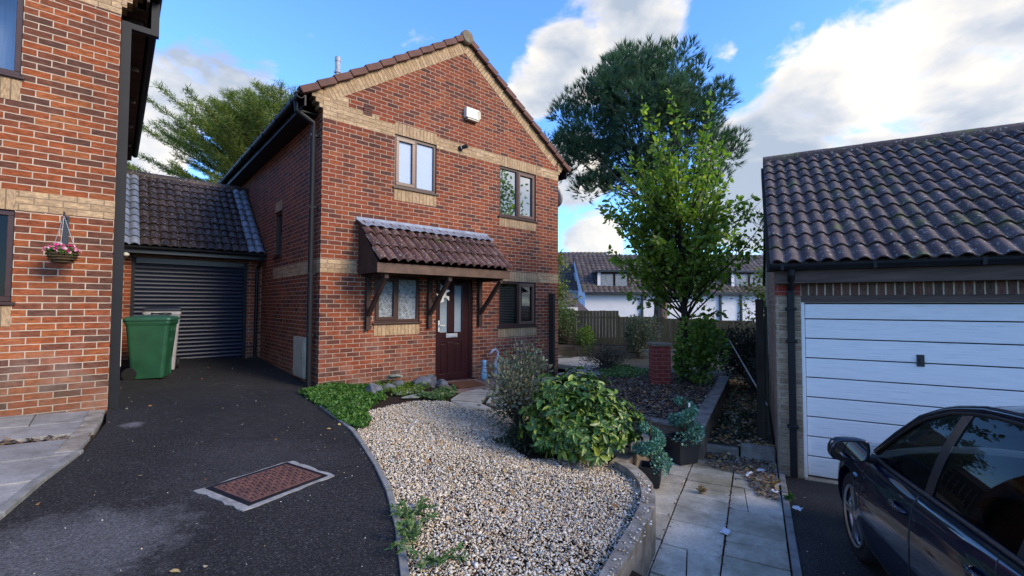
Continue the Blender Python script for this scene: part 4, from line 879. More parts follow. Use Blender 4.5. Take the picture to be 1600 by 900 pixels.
mb = MB(); tile_roof(mb, nf.p(ex, -.08, ez), (0, 1, 0), v_, n, 28, 12, .30, 3.15 / math.cos(th3) / 12, roll, seg=5); smooth_tiles(part("tile_roof", mb, "tile_brown", nh))
mb = MB(); mb.quad([nf.p(ex, -.08, ez - .02), nf.p(ex, 8.3, ez - .02), nf.p(-2.85, 8.3, 7.38), nf.p(-2.85, -.08, 7.38)]); mb.quad([nf.p(-6.0, 8.3, ez - .02), nf.p(-6.0, -.08, ez - .02), nf.p(-2.85, -.08, 7.38), nf.p(-2.85, 8.3, 7.38)]); part("roof_underlay", mb, "tile_brown", nh)
mb = MB().box(.235, .26, -.06, 8.2, 5.14, 5.29, nf).box(.003, .233, .22, 8.2, 5.14, 5.16, nf); part("fascia", mb, "fascia_wood", nh)
mb = MB()
for k in range(5): mb.box(.05, .22, .5 + k * 1.5, .58 + k * 1.5, 5.05, 5.139, nf)
part("eaves_bracket", mb, "dark_wood", nh)
prof = [(.062 * math.cos(a), .062 * math.sin(a)) for a in [math.pi + math.pi * k / 10 for k in range(11)]]
mb = MB().prism(prof, 0, 8.2, F(nf.p(.325, -.08, 5.28), (1, 0, 0), (0, 0, 1), (0, 1, 0))); part("gutter", mb, "gutter_black", nh)
mb = MB().box(.285, .365, .07, .15, 4.80, 5.23, nf).box(.10, .285, .072, .148, 4.80, 4.87, nf).box(.006, .10, .07, .16, .12, 4.872, nf)
for z in (4.5, 3.2, 2.0, .9): mb.box(0, .09, .09, .15, z, z + .03, nf)
part("downpipe", mb, "gutter_black", nh)
mb = MB(); fr = F(nf.p(ex, -.115, ez), v_, (0, 1, 0), n)
for k in range(12): mb.box(0, .30, 0, .13, -.05, .062, F(fr.o + v_ * (k * .315) + n * .02, v_ - n * .085, (0, 1, 0), n))
part("verge_tiles", mb, "verge_tile", nh, bevel=.006)

# ================================================================== DOUBLE GARAGE (right)
dg = thing("brick_garage", "buff brick garage with weathered white timber doors and mossy purple pantiles", "garage", (G.x, G.y, 0), GTH)
doors = [(0.0, 2.13), (2.55, 4.68)]; gW = 4.93; gD = 5.3
mb = MB(); wall(mb, ID, -.245, gW, -.65, 1.85, [(a, b, -.66, 1.53) for a, b in doors], .14); part("front_wall", mb, "buff_brick", dg)
mb = MB(); mb.quad([(-.245, gD, -.65), (-.245, 0, -.65), (-.245, 0, 1.85), (-.245, gD / 2, 3.62), (-.245, gD, 1.85)]); part("side_wall", mb, "buff_brick", dg)
mb = MB(); mb.quad([(gW, 0, -.65), (gW, gD, -.65), (gW, gD, 1.85), (gW, gD / 2, 3.62), (gW, 0, 1.85)]); part("side_wall", mb, "buff_brick", dg)
mb = MB(); mb.quad([(gW, gD, -.65), (-.245, gD, -.65), (-.245, gD, 1.85), (gW, gD, 1.85)]); part("rear_wall", mb, "buff_brick", dg)
mb = MB().box(-.0, gW, -.006, -.0005, 1.53, 1.66); part("soldier_course", mb, "dark_soldier", dg, uvax=((0, 0, 1), (1, 0, 0)), uvo=(1.3, 0))
mb = MB().box(-.25, -.005, -.012, .1, 1.535, 1.655); part("padstone_bricks", mb, "pillar_brick", dg)
mb = MB().box(-.26, gW, -.16, -.135, 1.66, 1.82); mb.box(-.26, gW, -.135, -.002, 1.665, 1.68); part("fascia", mb, "fascia_wood", dg, bevel=.004)
mb = MB().prism(prof, 0, gW + .45, F((-.31, -.225, 1.865), (0, 1, 0), (0, 0, 1), (1, 0, 0)))
for k in range(7): mb.box(-.2 + k * .8, -.17 + k * .8, -.29, -.16, 1.80, 1.868)
part("gutter", mb, "gutter_black", dg)
mb = MB().tube([(-.10, -.225, 1.81), (-.10, -.225, 1.76), (-.10, -.05, 1.60)], .036, 12).box(-.135, -.065, -.075, -.012, -.48, 1.72)
for z in (1.36, 1.0, .05): mb.box(-.155, -.045, -.08, -.0, z, z + .035)
part("downpipe", mb, "gutter_black", dg, bevel=.008)
gth = math.atan2(1.95, 2.9); v_ = Vector((0, math.cos(gth), math.sin(gth))); n = Vector((0, -math.sin(gth), math.cos(gth)))
Lr = math.hypot(1.95, 2.9); mb = MB(); tile_roof(mb, (-.30, -.27, 1.87), (1, 0, 0), v_, n, 35, 11, .153, Lr / 11, lambda t: .040 * (math.sin(math.pi * t / .8) ** .8 if t < .8 else 0) if t > 0 else 0, seg=8, lift=.026)
smooth_tiles(part("tile_roof", mb, "tile_purple", dg))
mb = MB(); mb.quad([(-.29, -.26, 1.85), (5.1, -.26, 1.85), (5.1, 2.63, 3.80), (-.29, 2.63, 3.80)]); mb.quad([(5.1, 5.55, 1.85), (-.29, 5.55, 1.85), (-.29, 2.63, 3.80), (5.1, 2.63, 3.80)]); part("roof_underlay", mb, "tile_purple", dg)
mb = MB()
for k in range(12): mb.lathe([(.115, 0), (.115, .445)], ax=F((-.30 + k * .45, 2.63, 3.80 + .004 * (k % 2)), (0, 1, 0), (0, 0, 1), (1, 0, 0)), seg=14)
part("ridge_tiles", mb, "tile_purple", dg)
mb = MB(); mb.prism([(-.25, 1.80), (2.63, 3.73), (2.63, 3.60), (-.02, 1.80)], -.33, -.25, F((0, 0, 0), (0, 1, 0), (0, 0, 1), (1, 0, 0))); part("verge_board", mb, "fence_dark", dg)
for i, (a, b) in enumerate(doors):
    fmb = MB().box(a, a + .035, .02, .10, -.50, 1.45).box(b - .035, b, .02, .10, -.50, 1.45); fmb.box(a, b, .02, .10, 1.45, 1.53)
    fo = part("door_frame", fmb, "white_boards", dg); part("head_board", MB().box(a + .001, b - .001, .004, .019, 1.455, 1.53), "fascia_wood", fo)
    mb = MB(); z = -.47; hs = 1.90 / 8.75
    k = 0
    while z < 1.43:
        zt = min(1.44, z + hs); mb.box(a + .04, b - .04, .045, .075, z + .006, zt - .006); z = zt; k += 1
    do = part("boarded_door", mb, "white_boards", dg, bevel=.005); part("door_backing", MB().box(a + .04, b - .04, .080, .09, -.47, 1.44), "fence_dark", do)
    part("lock_plate", MB().box(a + .99, a + 1.05, .030, .044, .80, .92).box(a + 1.01, a + 1.03, .018, .03, .83, .89), "black_plastic", do, bevel=.003)
    part("door_sill", MB().box(a, b, -.03, .12, -.56, -.485), "concrete", fo, bevel=.01)
# ================================================================== PROPS
# hanging basket
t = thing("hanging_basket", "wicker hanging basket of pink flowers on a black bracket on the left house", "hanging basket", (-2.925, -.75, 1.84))
part("basket", MB().lathe([(.02, 0), (.07, .012), (.105, .05), (.12, .10), (.125, .12)], seg=22), "wicker", t)
mb = MB()
for k in range(4): z = .02 + k * .028; r = (.085, .108, .118, .124)[k]; mb.tube([((r + .004) * math.cos(a), (r + .004) * math.sin(a), z) for a in [j * math.pi / 10 for j in range(21)]], .006, 5, caps=False)
part("rim", mb, "wicker", t)
mb = MB().tube([(0, .04, .55), (0, -.02, .555), (0, -.06, .55)], .008, 6)
mb.box(-.025, .025, .285, .297, .18, .56).box(-.008, .008, -.02, .29, .52, .54); part("bracket", mb, "black_plastic", t)
mb = MB()
for k in range(3): a = k * 2.09 + .4; mb.tube([(0, 0, .52), (.115 * math.cos(a), .115 * math.sin(a), .12)], .003, 5)
part("chain", mb, "grey_metal", t)
n = 260; P = rdir(n); P[:, 2] = abs(P[:, 2]); P = P * np.array([.115, .115, .06]) + [0, 0, .115]; A = rdir(n, .4)
v, f = leaves_arrays(P, A, rng.uniform(.03, .055, n), .6); fast_mesh("foliage", v, f, "leaf_cover", t)
n = 46; C0 = rdir(n); C0[:, 2] = abs(C0[:, 2]); C0 = C0 * np.array([.13, .13, .08]) + [0, 0, .13]; P = np.repeat(C0, 5, 0); A = rdir(n * 5, .1); v, f = leaves_arrays(P, A, np.full(n * 5, .030), .95); fast_mesh("flowers", v, f, "petal", t)

# wheelie bins
def wheelie(name, label, loc, rz, body, lid, H=1.0):
    t = thing(name, label, "bin", loc, rz, None); mb = MB()
    prof = [(.00, .21, .225), (.08, .215, .235), (.86, .27, .30), (.90, .285, .32), (.94, .285, .32)]
    rings = []
    for z, hx, hy in prof:
        r = .05; ring = []
        for cx, cy, a0 in ((1, 1, 0), (-1, 1, 90), (-1, -1, 180), (1, -1, 270)):
            for k in range(4): a = R(a0 + k * 30); ring.append((cx * (hx - r) + r * math.cos(a), cy * (hy - r) + r * math.sin(a), z * H + .015))
        rings.append(ring)
    for r in rings: mb.v += r
    m_ = 16
    for k in range(len(rings) - 1):
        for j in range(m_): mb.f.append((k * m_ + j, k * m_ + (j + 1) % m_, (k + 1) * m_ + (j + 1) % m_, (k + 1) * m_ + j))
    mb.f.append(tuple(range(m_))[::-1]); mb.f.append(tuple((len(rings) - 1) * m_ + j for j in range(m_)))
    part("body", mb, body, t, bevel=.01)
    mb = MB()
    for x in (-.1, .1): mb.box(x - .008, x + .008, -.312, -.29, .78 * H, .85 * H)
    mb.box(.10, .125, -.262, -.24, .05, .35 * H); part("ribs", mb, body, t)
    mb = MB(); n0 = 12; hx, hy = .30, .335
    for k, (sc, z) in enumerate(((1, 0), (1.0, .035), (.93, .055), (.6, .078), (.2, .084))):
        for cx, cy, a0 in ((1, 1, 0), (-1, 1, 90), (-1, -1, 180), (1, -1, 270)):
            for q in range(3): a = R(a0 + q * 45); mb.v.append((sc * (cx * (hx - .05) + .05 * math.cos(a)), sc * (cy * (hy - .05) + .05 * math.sin(a)), .96 * H + z))
    for k in range(4):
        for j in range(n0): mb.f.append((k * n0 + j, k * n0 + (j + 1) % n0, (k + 1) * n0 + (j + 1) % n0, (k + 1) * n0 + j))
    mb.f.append(tuple(range(n0))[::-1]); mb.f.append(tuple(4 * n0 + j for j in range(n0)))
    l_ = part("lid", mb, lid, t, bevel=.006); part("lid_handle", MB().tube([(-.2, .35, .94 * H), (-.2, .40, .965 * H), (.2, .40, .965 * H), (.2, .35, .94 * H)], .014, 8), body, l_)
    for x in (-.27, .23): part("wheel", MB().lathe([(.05, 0), (.095, .0), (.10, .01), (.10, .035), (.095, .045), (.05, .045), (.03, .05)], ax=F((x, .23, .10), (0, 1, 0), (0, 0, 1), (1, 0, 0)), seg=20), "rubber", t)
    t.scale = (.92, .92, .98); part("hinge_bar", MB().tube([(-.22, .325, .955 * H), (.22, .325, .955 * H)], .016, 8), body, t); part("label_patch", MB().box(-.09, .09, -.283, -.279, .60 * H, .70 * H), lid, t)
    part("axle", MB().tube([(-.24, .23, .10), (.24, .23, .10)], .012, 8), "grey_metal", t); return t
wheelie("wheelie_bin", "green wheelie bin standing in front of the navy roller shutter", (-2.03, 1.72, D(-2, 1.7)), R(72), "bin_green", "bin_lid", .98)
wheelie("wheelie_bin", "grey wheelie bin with a black lid, mostly hidden behind the green one", (-1.86, 2.42, D(-2, 2.4)), R(-6), "pale_grey_panel", "black_plastic", 1.10)
t = thing("white_board", "narrow white board propped between the left house wall and the green bin", "board", (-2.435, 1.25, D(-2.4, 1.2) + .28), R(0)); part("panel", MB().box(-.012, .03, -.2, .2, 0, .68), "white_plastic", t, bevel=.004); part("support", MB().box(-.01, .012, -.03, .03, -.28, 0), "black_plastic", t)
# cable lying on the green bin's lid
t = tag(part("cable", MB().tube([(-1.93 + .13 * math.cos(a * 1.3), 1.60 + .07 * math.sin(a), 1.245 + .012 * math.sin(a * 2) + .01) for a in [k * .5 for k in range(22)]], .008, 6), "black_plastic"), "coil of dark cable lying on the lid of the green bin", "cable")

# manhole cover
mhx = F((0, 0, 0)); A_, B_, C_, D_ = [np.array(p) for p in ((-1.80, -3.93), (-1.05, -3.62), (-1.27, -3.11), (-1.99, -3.46))]
ctr = (A_ + B_ + C_ + D_) / 4; t = thing("manhole_cover", "rusty red-brown patterned manhole cover set in a pale mortar surround in the black drive", "manhole cover", (ctr[0], ctr[1], D(*ctr)), 0)
ang = math.atan2(*(B_ - A_)[::-1]); tl = F((0, 0, .004), (math.cos(ang), math.sin(ang), -.055 * math.cos(ang) + .04 * math.sin(ang)), (-math.sin(ang), math.cos(ang), .055 * math.sin(ang) + .04 * math.cos(ang))); tl.z = tl.x.cross(tl.y).normalized()
mb = MB(); ring = [(-.41 + .0, -.29), (.40, -.29), (.41, .28), (-.41, .29)]
ragged = []
for k in range(4):
    a, b = Vector(ring[k]), Vector(ring[(k + 1) % 4])
    for j in range(9): p = a.lerp(b, j / 9); nn = (b - a).normalized(); nn = Vector((nn.y, -nn.x)); p += nn * random.uniform(-.022, .012); ragged.append((p.x, p.y))
mb.prism(ragged, -.02, .002, tl); part("mortar_surround", mb, "mortar", t)
mb = MB(); W2_, H2_ = .315, .225
for q in ((-W2_ - .03, W2_ + .03, -H2_ - .03, -H2_), (-W2_ - .03, W2_ + .03, H2_, H2_ + .03), (-W2_ - .03, -W2_, -H2_, H2_), (W2_, W2_ + .03, -H2_, H2_)): mb.box(*q, 0, .010, tl)
part("frame", mb, "gutter_black", t, bevel=.002)
mb = MB().box(-W2_ + .006, W2_ - .006, -H2_ + .006, H2_ - .006, 0, .0105, tl)
for i in range(14):
    for j in range(10):
        x = -W2_ + .045 + i * .0415; y = -H2_ + .04 + j * .0405
        if (i + j) % 2: mb.box(x - .016, x + .016, y - .006, y + .006, .0105, .0185, tl)
        else: mb.box(x - .006, x + .006, y - .016, y + .016, .0105, .0185, tl)
part("cover", mb, "manhole_iron", t)

# door mat and glazed garden ornaments
t = tag(mesh_obj("door_mat", *(lambda P: ([(x, y, D(x, y) + .03 + h) for h in (0, .018) for x, y in P], [(3, 2, 1, 0), (4, 5, 6, 7), (0, 1, 5, 4), (1, 2, 6, 5), (2, 3, 7, 6), (3, 0, 4, 7)]))([(2.10, -.92), (2.80, -.80), (2.86, -.36), (2.2, -.44)]), "mat_fibre"), "brown coir door mat lying askew before the maroon door", "mat")
zb = D(3.15, -.35) + .02
t = thing("bottle_ornament", "blue glazed bottle-shaped ornament standing right of the front door", "ornament", (3.16, -.30, zb)); part("bottle", MB().lathe([(.045, 0), (.062, .01), (.066, .06), (.060, .17), (.046, .22), (.040, .24), (.045, .25), (.042, .33), (.046, .35), (.046, .40), (.03, .405)], seg=22), "blue_glaze", t, smooth=True); part("collar", MB().lathe([(.049, .245), (.052, .255), (.049, .265)], seg=20), "blue_grey_glaze", t)
t = thing("swan_ornament", "blue-grey swan-necked bird ornament beside the blue bottle ornament", "ornament", (3.44, -.24, D(3.4, -.2)))
mb = MB().tube([(.10, 0, .20), (.06, 0, .30), (.08, 0, .38), (.13, 0, .47), (.13, 0, .56), (.07, 0, .62), (0, 0, .61), (-.05, 0, .565), (-.10, 0, .53)], [.045, .036, .028, .024, .023, .025, .028, .018, .006], 12); part("neck", mb, "blue_grey_glaze", t, smooth=True)
part("body", MB().lathe([(.03, 0), (.07, .03), (.085, .10), (.075, .16), (.04, .21), (.01, .22)], (.12, .02, 0), 20), "blue_grey_glaze", t, smooth=True)

# rocks
def rock(label, x, y, s, mat, sz=(1, .7, .6), seed=0):
    r_ = random.Random(seed); bm = __import__('bmesh').new(); __import__('bmesh').ops.create_icosphere(bm, subdivisions=2, radius=1)
    pl_ = [Vector((r_.uniform(-1, 1), r_.uniform(-1, 1), r_.uniform(-.6, 1))).normalized() for _ in range(9)]
    for v in bm.verts:
        for p in pl_:
            d = v.co.dot(p) - .62
            if d > 0: v.co -= p * d
        v.co += Vector([r_.uniform(-.07, .07) for _ in range(3)])
        v.co = Vector((v.co.x * sz[0], v.co.y * sz[1], v.co.z * sz[2])) * s
    me = bpy.data.meshes.new("rock"); bm.to_mesh(me); bm.free(); me.materials.append(MATS[mat]); o = bpy.data.objects.new("rock", me); COL.objects.link(o)
    o.location = (x, y, D(x, y) + s * sz[2] * .42); o.rotation_euler = (0, 0, r_.uniform(0, 3)); o.rotation_euler = (r_.uniform(-.15, .15), r_.uniform(-.15, .15), r_.uniform(-.4, .4)); return tag(o, label, "rock", "rocks edging the front garden")
rock("blocky blue-grey rock at the edge of the green ground cover, leftmost of the rocks", .62, -.70, .19, "stone", (1, .8, .75), 1)
rock("pale greenish flat stone on top of the rock heap under the window", 1.20, -.25, .15, "stone_pale", (1.2, .8, .35), 2).location.z += .16
rock("dark flat slab in the rock heap under the window", 1.02, -.35, .17, "stone", (1.2, .8, .4), 3)
rock("small dark stone at the back of the rock heap", 1.30, -.22, .15, "stone", (1, .9, .6), 4)
rock("flat stone lying between the rock heap and the gravel", 1.05, -.82, .15, "stone_pale", (1.2, .8, .3), 5)
rock("thin flat stone in front of the dark slab", 1.34, -.72, .16, "stone", (1.3, .8, .3), 6)
rock("larger of two pointed blue-grey rocks left of the doormat", 1.62, -.42, .20, "stone", (1.1, .8, .8), 7)
rock("smaller pointed rock directly beside the door threshold", 1.90, -.35, .16, "stone", (.9, .8, .95), 8)
rock("round rock closest to the door step", 2.05, -.48, .13, "stone", (1, .8, .8), 9)
rock("long low edging stone along the top of the gravel", 1.18, -1.12, .20, "stone_pale", (1.5, .4, .22), 10)

# ------------------------------------------------------------------ vegetation
def ground_cover(poly, n, z, mat, name, h=.12, L_=.04):
    P = scatter_poly(poly, n); Z = z(P[:, 0], P[:, 1]) + rng.uniform(.01, 1, n) ** .8 * h * (.55 + .45 * np.sin(P[:, 0] * 7) * np.cos(P[:, 1] * 6)); A = rdir(n, .5)
    v, f = leaves_arrays(np.column_stack([P, Z]), A, rng.uniform(.6, 1.4, n) * L_, .75, .2); return struct(fast_mesh(name, v, f, mat), 'stuff')
ground_cover([(-.36, -.3), (-.1, .0), (.0, -.02), (.80, -.02), (.86, -.45), (.70, -1.0), (.35, -1.35), (.02, -1.75), (-.05, -2.1), (-.22, -2.42), (-.38, -2.4), (-.40, -1.9), (-.36, -1.2)], 9000, D, "leaf_cover", "ground_cover", .10, .038)
ground_cover([(1.12, -1.2), (1.5, -1.0), (1.88, -.72), (2.0, -1.0), (1.7, -1.35), (1.35, -1.5)], 1600, D, "leaf_weed", "ground_cover", .09, .035)
ground_cover([(.85, -.05), (1.9, -.05), (2.0, -.3), (1.3, -.95), (.9, -1.0)], 1500, D, "leaf_ivy", "ground_cover", .10, .035)
ground_cover([(2.6, -1.9), (3.6, -1.3), (5.2, -1.5), (4.4, -1.9), (3.6, -2.5), (2.9, -3.3), (2.0, -3.0)], 1500, D, "leaf_dark", "ground_cover", .09, .045)
ground_cover([(.7, -3.6), (1.0, -3.5), (1.5, -3.1), (1.8, -3.6), (1.2, -4.0), (.82, -4.1)], 700, D, "leaf_dark", "ground_cover", .05, .035)
ground_cover([(6.0, -2.2), (6.6, -2.0), (7.0, -1.0), (6.6, -.6), (5.8, -1.2), (5.3, -1.6), (5.5, -2.2)], 2200, lambda x, y: np.full_like(x, -.12), "leaf_weed", "lawn_weeds", .12, .05)
ground_cover([tuple(gw(a, b).xy) for a, b in ((-1.0, .9), (-.35, .9), (-.4, 2.6), (-1.0, 2.6))], 420, lambda x, y: np.full_like(x, -.40), "leaf_dark", "alley_weeds", .08, .05)
def tuft(name, label, x, y, z, r, h, n, mat, L_=.05, wr=.3, group=None):
    t = thing(name, label, "plant", (x, y, z), 0, group); P = []; A = []
    stems = MB()
    for k in range(max(4, n // 25)):
        a = random.uniform(0, 6.28); rr = r * random.uniform(.2, 1); tip = Vector((math.cos(a) * rr, math.sin(a) * rr, h * random.uniform(.5, 1))); stems.tube([(0, 0, 0), tip * .5 + Vector((0, 0, h * .1)), tip], [.004, .003, .002], 5)
        for q in range(25): s = random.uniform(.2, 1); p = tip * s + Vector((0, 0, h * .1 * math.sin(math.pi * s))); P.append(p); A.append(Vector((math.cos(a), math.sin(a), .3)) + Vector([random.gauss(0, .8) for _ in range(3)]))
    part("stem", stems, "leaf_weed", t); v, f = leaves_arrays(np.array(P), np.array(A), rng.uniform(.6, 1.4, len(P)) * L_, wr); fast_mesh("foliage", v, f, mat, t); return t
for (x, y, r, h, lb) in ((-1.06, -4.94, .20, .13, "weedy clump growing at the gravel edge, nearest the camera"), (-.87, -4.62, .15, .10, "second weed clump along the gravel edge"), (-.95, -4.80, .17, .07, "low weed clump growing out among the gravel"), (-1.02, -5.22, .22, .12, "wide weed clump at the bottom edge of the picture")):
    tuft("weed", lb, x, y, D(x, y), r, h, 160, "leaf_weed", .042, .34, "weeds at the gravel edge")
tuft("weed", "small weed rooted in the kerb joint beside the side driveway", *gw(-.20, -.75).xy, -.49, .08, .07, 80, "leaf_cover", .03, .5)
tuft("weed", "dry weed tuft in a joint of the flagged path", *gw(-.98, -1.0).xy, -.495, .09, .06, 80, "fallen_leaf", .04, .3)
tuft("fern", "yellow-green sprig at the foot of the spotted laurel", .93, -4.13, D(.9, -4.1), .10, .14, 60, "leaf_weed", .05, .4)

def bush(name, label, cat, loc, rx, ry, h, n, mat, L_, wr, stem="bark_brown", density_shell=.55, up=.3, lumps=7, twigs=14, fold=.25, droop=0.):
    t = thing(name, label, cat, loc); cl = []
    for k in range(lumps): a = random.uniform(0, 6.28); q = random.uniform(.15, .62); cl.append((math.cos(a) * rx * q, math.sin(a) * ry * q, h * random.uniform(.3, .72), random.uniform(.32, .5)))
    cl = np.array(cl); k = rng.integers(0, lumps, n); d = rdir(n); rr = density_shell + (1 - density_shell) * rng.random(n) ** .6
    P = cl[k, :3] + d * rr[:, None] * cl[k, 3:4] * np.array([rx, ry, h * .72]) * 1.15; P[:, 2] = np.maximum(P[:, 2], .03 + rng.random(n) * .06)
    A = d * .8 + rdir(n) * .6; A[:, 2] += up - droop * (1 - P[:, 2] / h)
    v, f = leaves_arrays(P, A, rng.uniform(.6, 1.3, n) * L_, wr, fold); fo = fast_mesh("foliage", v, f, mat, t)
    mb = MB()
    for j in range(twigs):
        tip = Vector(P[rng.integers(0, n)]); mb.tube([(random.uniform(-.03, .03), random.uniform(-.03, .03), 0), (tip.x * .4, tip.y * .4, tip.z * .55), tip], [.014 * h, .009 * h, .003], 5)
    part("branches", mb, stem, t); return t
# spotted laurel: whorls of big drooping leaves
t = thing("spotted_laurel", "large glossy yellow-spotted laurel bush at the corner of the gravel bed", "shrub", (1.40, -4.24, D(1.4, -4.24)))
whorls = []; mbs = MB()
lob = [(0, 0, .52, .50, .42), (-.24, .05, .34, .40, .34), (.30, -.22, .30, .34, .30), (-.2, -.3, .22, .34, .24), (.26, -.05, .36, .36, .34), (-.02, -.20, .30, .42, .30), (.12, .18, .60, .28, .24), (-.18, .12, .66, .22, .20), (.36, .10, .26, .26, .25), (-.34, -.10, .20, .24, .22)]
for (x, y, z, r, hz) in lob:
    for k in range(int(78 * r / .4)):
        d = rdir(1)[0]
        if d[2] < -.5: continue
        q = random.uniform(.62, 1.13); whorls.append((np.array([x + d[0] * r * q, y + d[1] * r * q, max(.05, z + d[2] * hz * q)]), d))
P, A, U = [], [], []
for c, d in whorls:
    d = d + np.array([0, 0, .5]); d /= np.linalg.norm(d); a = np.cross(d, [0.3, .2, 1]); a /= np.linalg.norm(a); b = np.cross(d, a); ph = random.uniform(0, 6)
    mbs.tube([(c[0] * .35, c[1] * .35, .04), (c[0] * .8, c[1] * .8, c[2] * .7), tuple(c)], [.007, .005, .004], 4, caps=False)
    for j in range(7): an = ph + j * 2 * math.pi / 7; e_ = a * math.cos(an) + b * math.sin(an); P.append(c - d * random.uniform(0, .05)); A.append(e_ * .9 + d * random.uniform(.05, .6) - np.array([0, 0, .42])); U.append(d)
L_ = rng.uniform(.065, .145, len(P)); v, f = leaves_arrays(np.array(P), np.array(A), L_, .42, .34, up=np.array(U)); fast_mesh("foliage", v, f, "leaf_aucuba", t); part("branches", mbs, "leaf_ivy", t)
# airy dark shrub
t = bush("shrub", "airy dark-leaved shrub with fine twiggy growth standing in front of the right lower window", "shrub", (1.42, -3.25, D(1.3, -3.2)), .58, .5, 1.04, 2700, "leaf_airy", .054, .42, "bark_brown", .25, .5, 12, 60)
bush("shrub", "small low dark green shrub between the airy shrub and the spotted laurel", "shrub", (.95, -3.85, D(.95, -3.85)), .20, .24, .22, 900, "leaf_dark", .035, .4, lumps=4)

# spiral topiaries in square planters
def planter_pot(label, x, y, rz, w_, h):
    t = thing("planter", label, "planter", (x, y, -.49), rz, "square dark planters beside the path"); mb = MB(); a = w_ / 2; q = a * .82
    for i in range(4):
        an = i * math.pi / 2; fr = F((0, 0, 0), (math.cos(an), math.sin(an), 0), (-math.sin(an), math.cos(an), 0))
        mb.quad([fr.p(-q, -q, 0), fr.p(q, -q, 0), fr.p(a, -a, h), fr.p(-a, -a, h)]); b = a - .018
        mb.quad([fr.p(-a, -a, h), fr.p(a, -a, h), fr.p(b, -b, h), fr.p(-b, -b, h)]); mb.quad([fr.p(-b, -b, h), fr.p(b, -b, h), fr.p(b * .95, -b * .95, h - .08), fr.p(-b * .95, -b * .95, h - .08)])
    part("tub", mb, "planter", t); b = (a - .018) * .95; part("compost", MB().box(-b, b, -b, b, h - .09, h - .078), "soil", t); return t
def spiral(label, x, y, z, h, r):
    t = thing("topiary", label, "topiary", (x, y, z), random.uniform(0, 6), "artificial spiral topiaries"); N_ = 2600; s = rng.random(N_) ** .8
    an = s * 2 * math.pi * 1.75; rad = r * (1 - .55 * s); c = np.column_stack([np.cos(an) * rad * .85, np.sin(an) * rad * .85, .04 + s * (h - .08)]); d = rdir(N_); P = c + d * (rad * .46)[:, None] * np.array([1, 1, .8])
    v, f = leaves_arrays(P, d + rdir(N_) * .7, rng.uniform(.02, .038, N_), .7, .3); fast_mesh("foliage", v, f, "leaf_topiary", t)
    part("stem", MB().tube([(0, 0, -.06), (0, 0, h)], .011, 7), "bark_brown", t); part("leader", MB().tube([(0, 0, h), (0, 0, h + .07)], [.006, .003], 5), "black_plastic", t); return t
px, py = gw(-1.25, -1.10).xy
planter_pot("smaller square dark planter tucked behind the end of the curved concrete wall", 1.84, -4.88, R(25), .23, .20); spiral("green spiral topiary in the planter nearer the curved wall", 1.84, -4.88, -.33, .50, .165)
planter_pot("larger square dark planter standing against the bark bed wall", 2.76, -4.74, R(-20), .32, .30); spiral("green spiral topiary leaning in the larger planter, with a black leader tie", 2.79, -4.77, -.24, .52, .185)
t = tag(part("plant_tag", MB().box(-.02, .02, -.003, .003, -.02, .03, F((2.76, -4.85, .20))), "litter_white"), "small white tag tied to the tip of the spiral topiary", "tag")
t = thing("planter", "pale empty pot half hidden between the laurel and the nearer topiary", "planter", (1.80, -4.52, -.46)); part("tub", MB().lathe([(.08, 0), (.11, .26), (.12, .26), (.12, .30), (.10, .30), (.09, .2)], seg=18), "concrete", t)

# brick pillar
t = thing("brick_pillar", "free-standing red brick pillar with a stone cap beside the young leafy tree", "pillar", (5.50, -2.86, -.12), R(-41))
part("shaft", MB().box(-.16, .16, -.16, .16, -.02, .74), "pillar_brick", t); part("cap", MB().box(-.19, .19, -.19, .19, .742, .80), "wall_block", t, bevel=.01)

def limb(mb, p0, p1, r0, r1, bow=.1, seg=7, n=6):
    p0, p1 = Vector(p0), Vector(p1); d = p1 - p0; s = d.orthogonal().normalized() * d.length * random.uniform(-bow, bow) + Vector((0, 0, -d.length * bow * .4)); pts = [p0 + d * k / n + s * math.sin(math.pi * k / n) for k in range(n + 1)]
    mb.tube(pts, [r0 + (r1 - r0) * k / n for k in range(n + 1)], seg, caps=False); return pts
# young broadleaf tree (ascending shoots, leaves one can count)
TX, TY = 5.92, -3.15
t = thing("young_tree", "leafy young broadleaf tree with upright shoots growing in the bark bed", "tree", (TX, TY, BZ))
trunk = MB(); limbs = MB(); limb(trunk, (0, 0, -.05), (.02, 0, 1.5), .085, .06, .01); limb(trunk, (.02, 0, 1.5), (-.05, .03, 3.4), .06, .03, .03)
P, A = [], []
rx_, ry_ = Vector((right0.x, right0.y, 0)), Vector((fwd0.x, fwd0.y, 0))
def env(z):  return float(np.interp(z, [.9, 1.5, 2.2, 3.0, 3.7, 4.4, 5.0, 5.5, 5.95], [.55, 1.15, 1.48, 1.64, 1.58, 1.30, .88, .45, .15]))
tips = []
for k in range(124):
    z0 = random.uniform(1.15, 3.2); zt = min(5.5, z0 + random.uniform(.0, 2.2)); r = env(zt) * random.uniform(.4, 1.05); a = random.uniform(0, 6.28); tips.append((z0, (math.cos(a) * r, math.sin(a) * r, zt)))
for (x, zt) in ((-.10, 5.95), (-.82, 5.62), (-.62, 5.2), (.42, 5.5), (-1.05, 4.7), (.85, 4.9), (.1, 5.3), (-.4, 4.9), (1.15, 4.2), (-1.45, 3.9), (1.35, 3.4)):
    p = rx_ * x + ry_ * random.uniform(-.4, .4); tips.append((random.uniform(2, 3.0), (p.x, p.y, zt)))
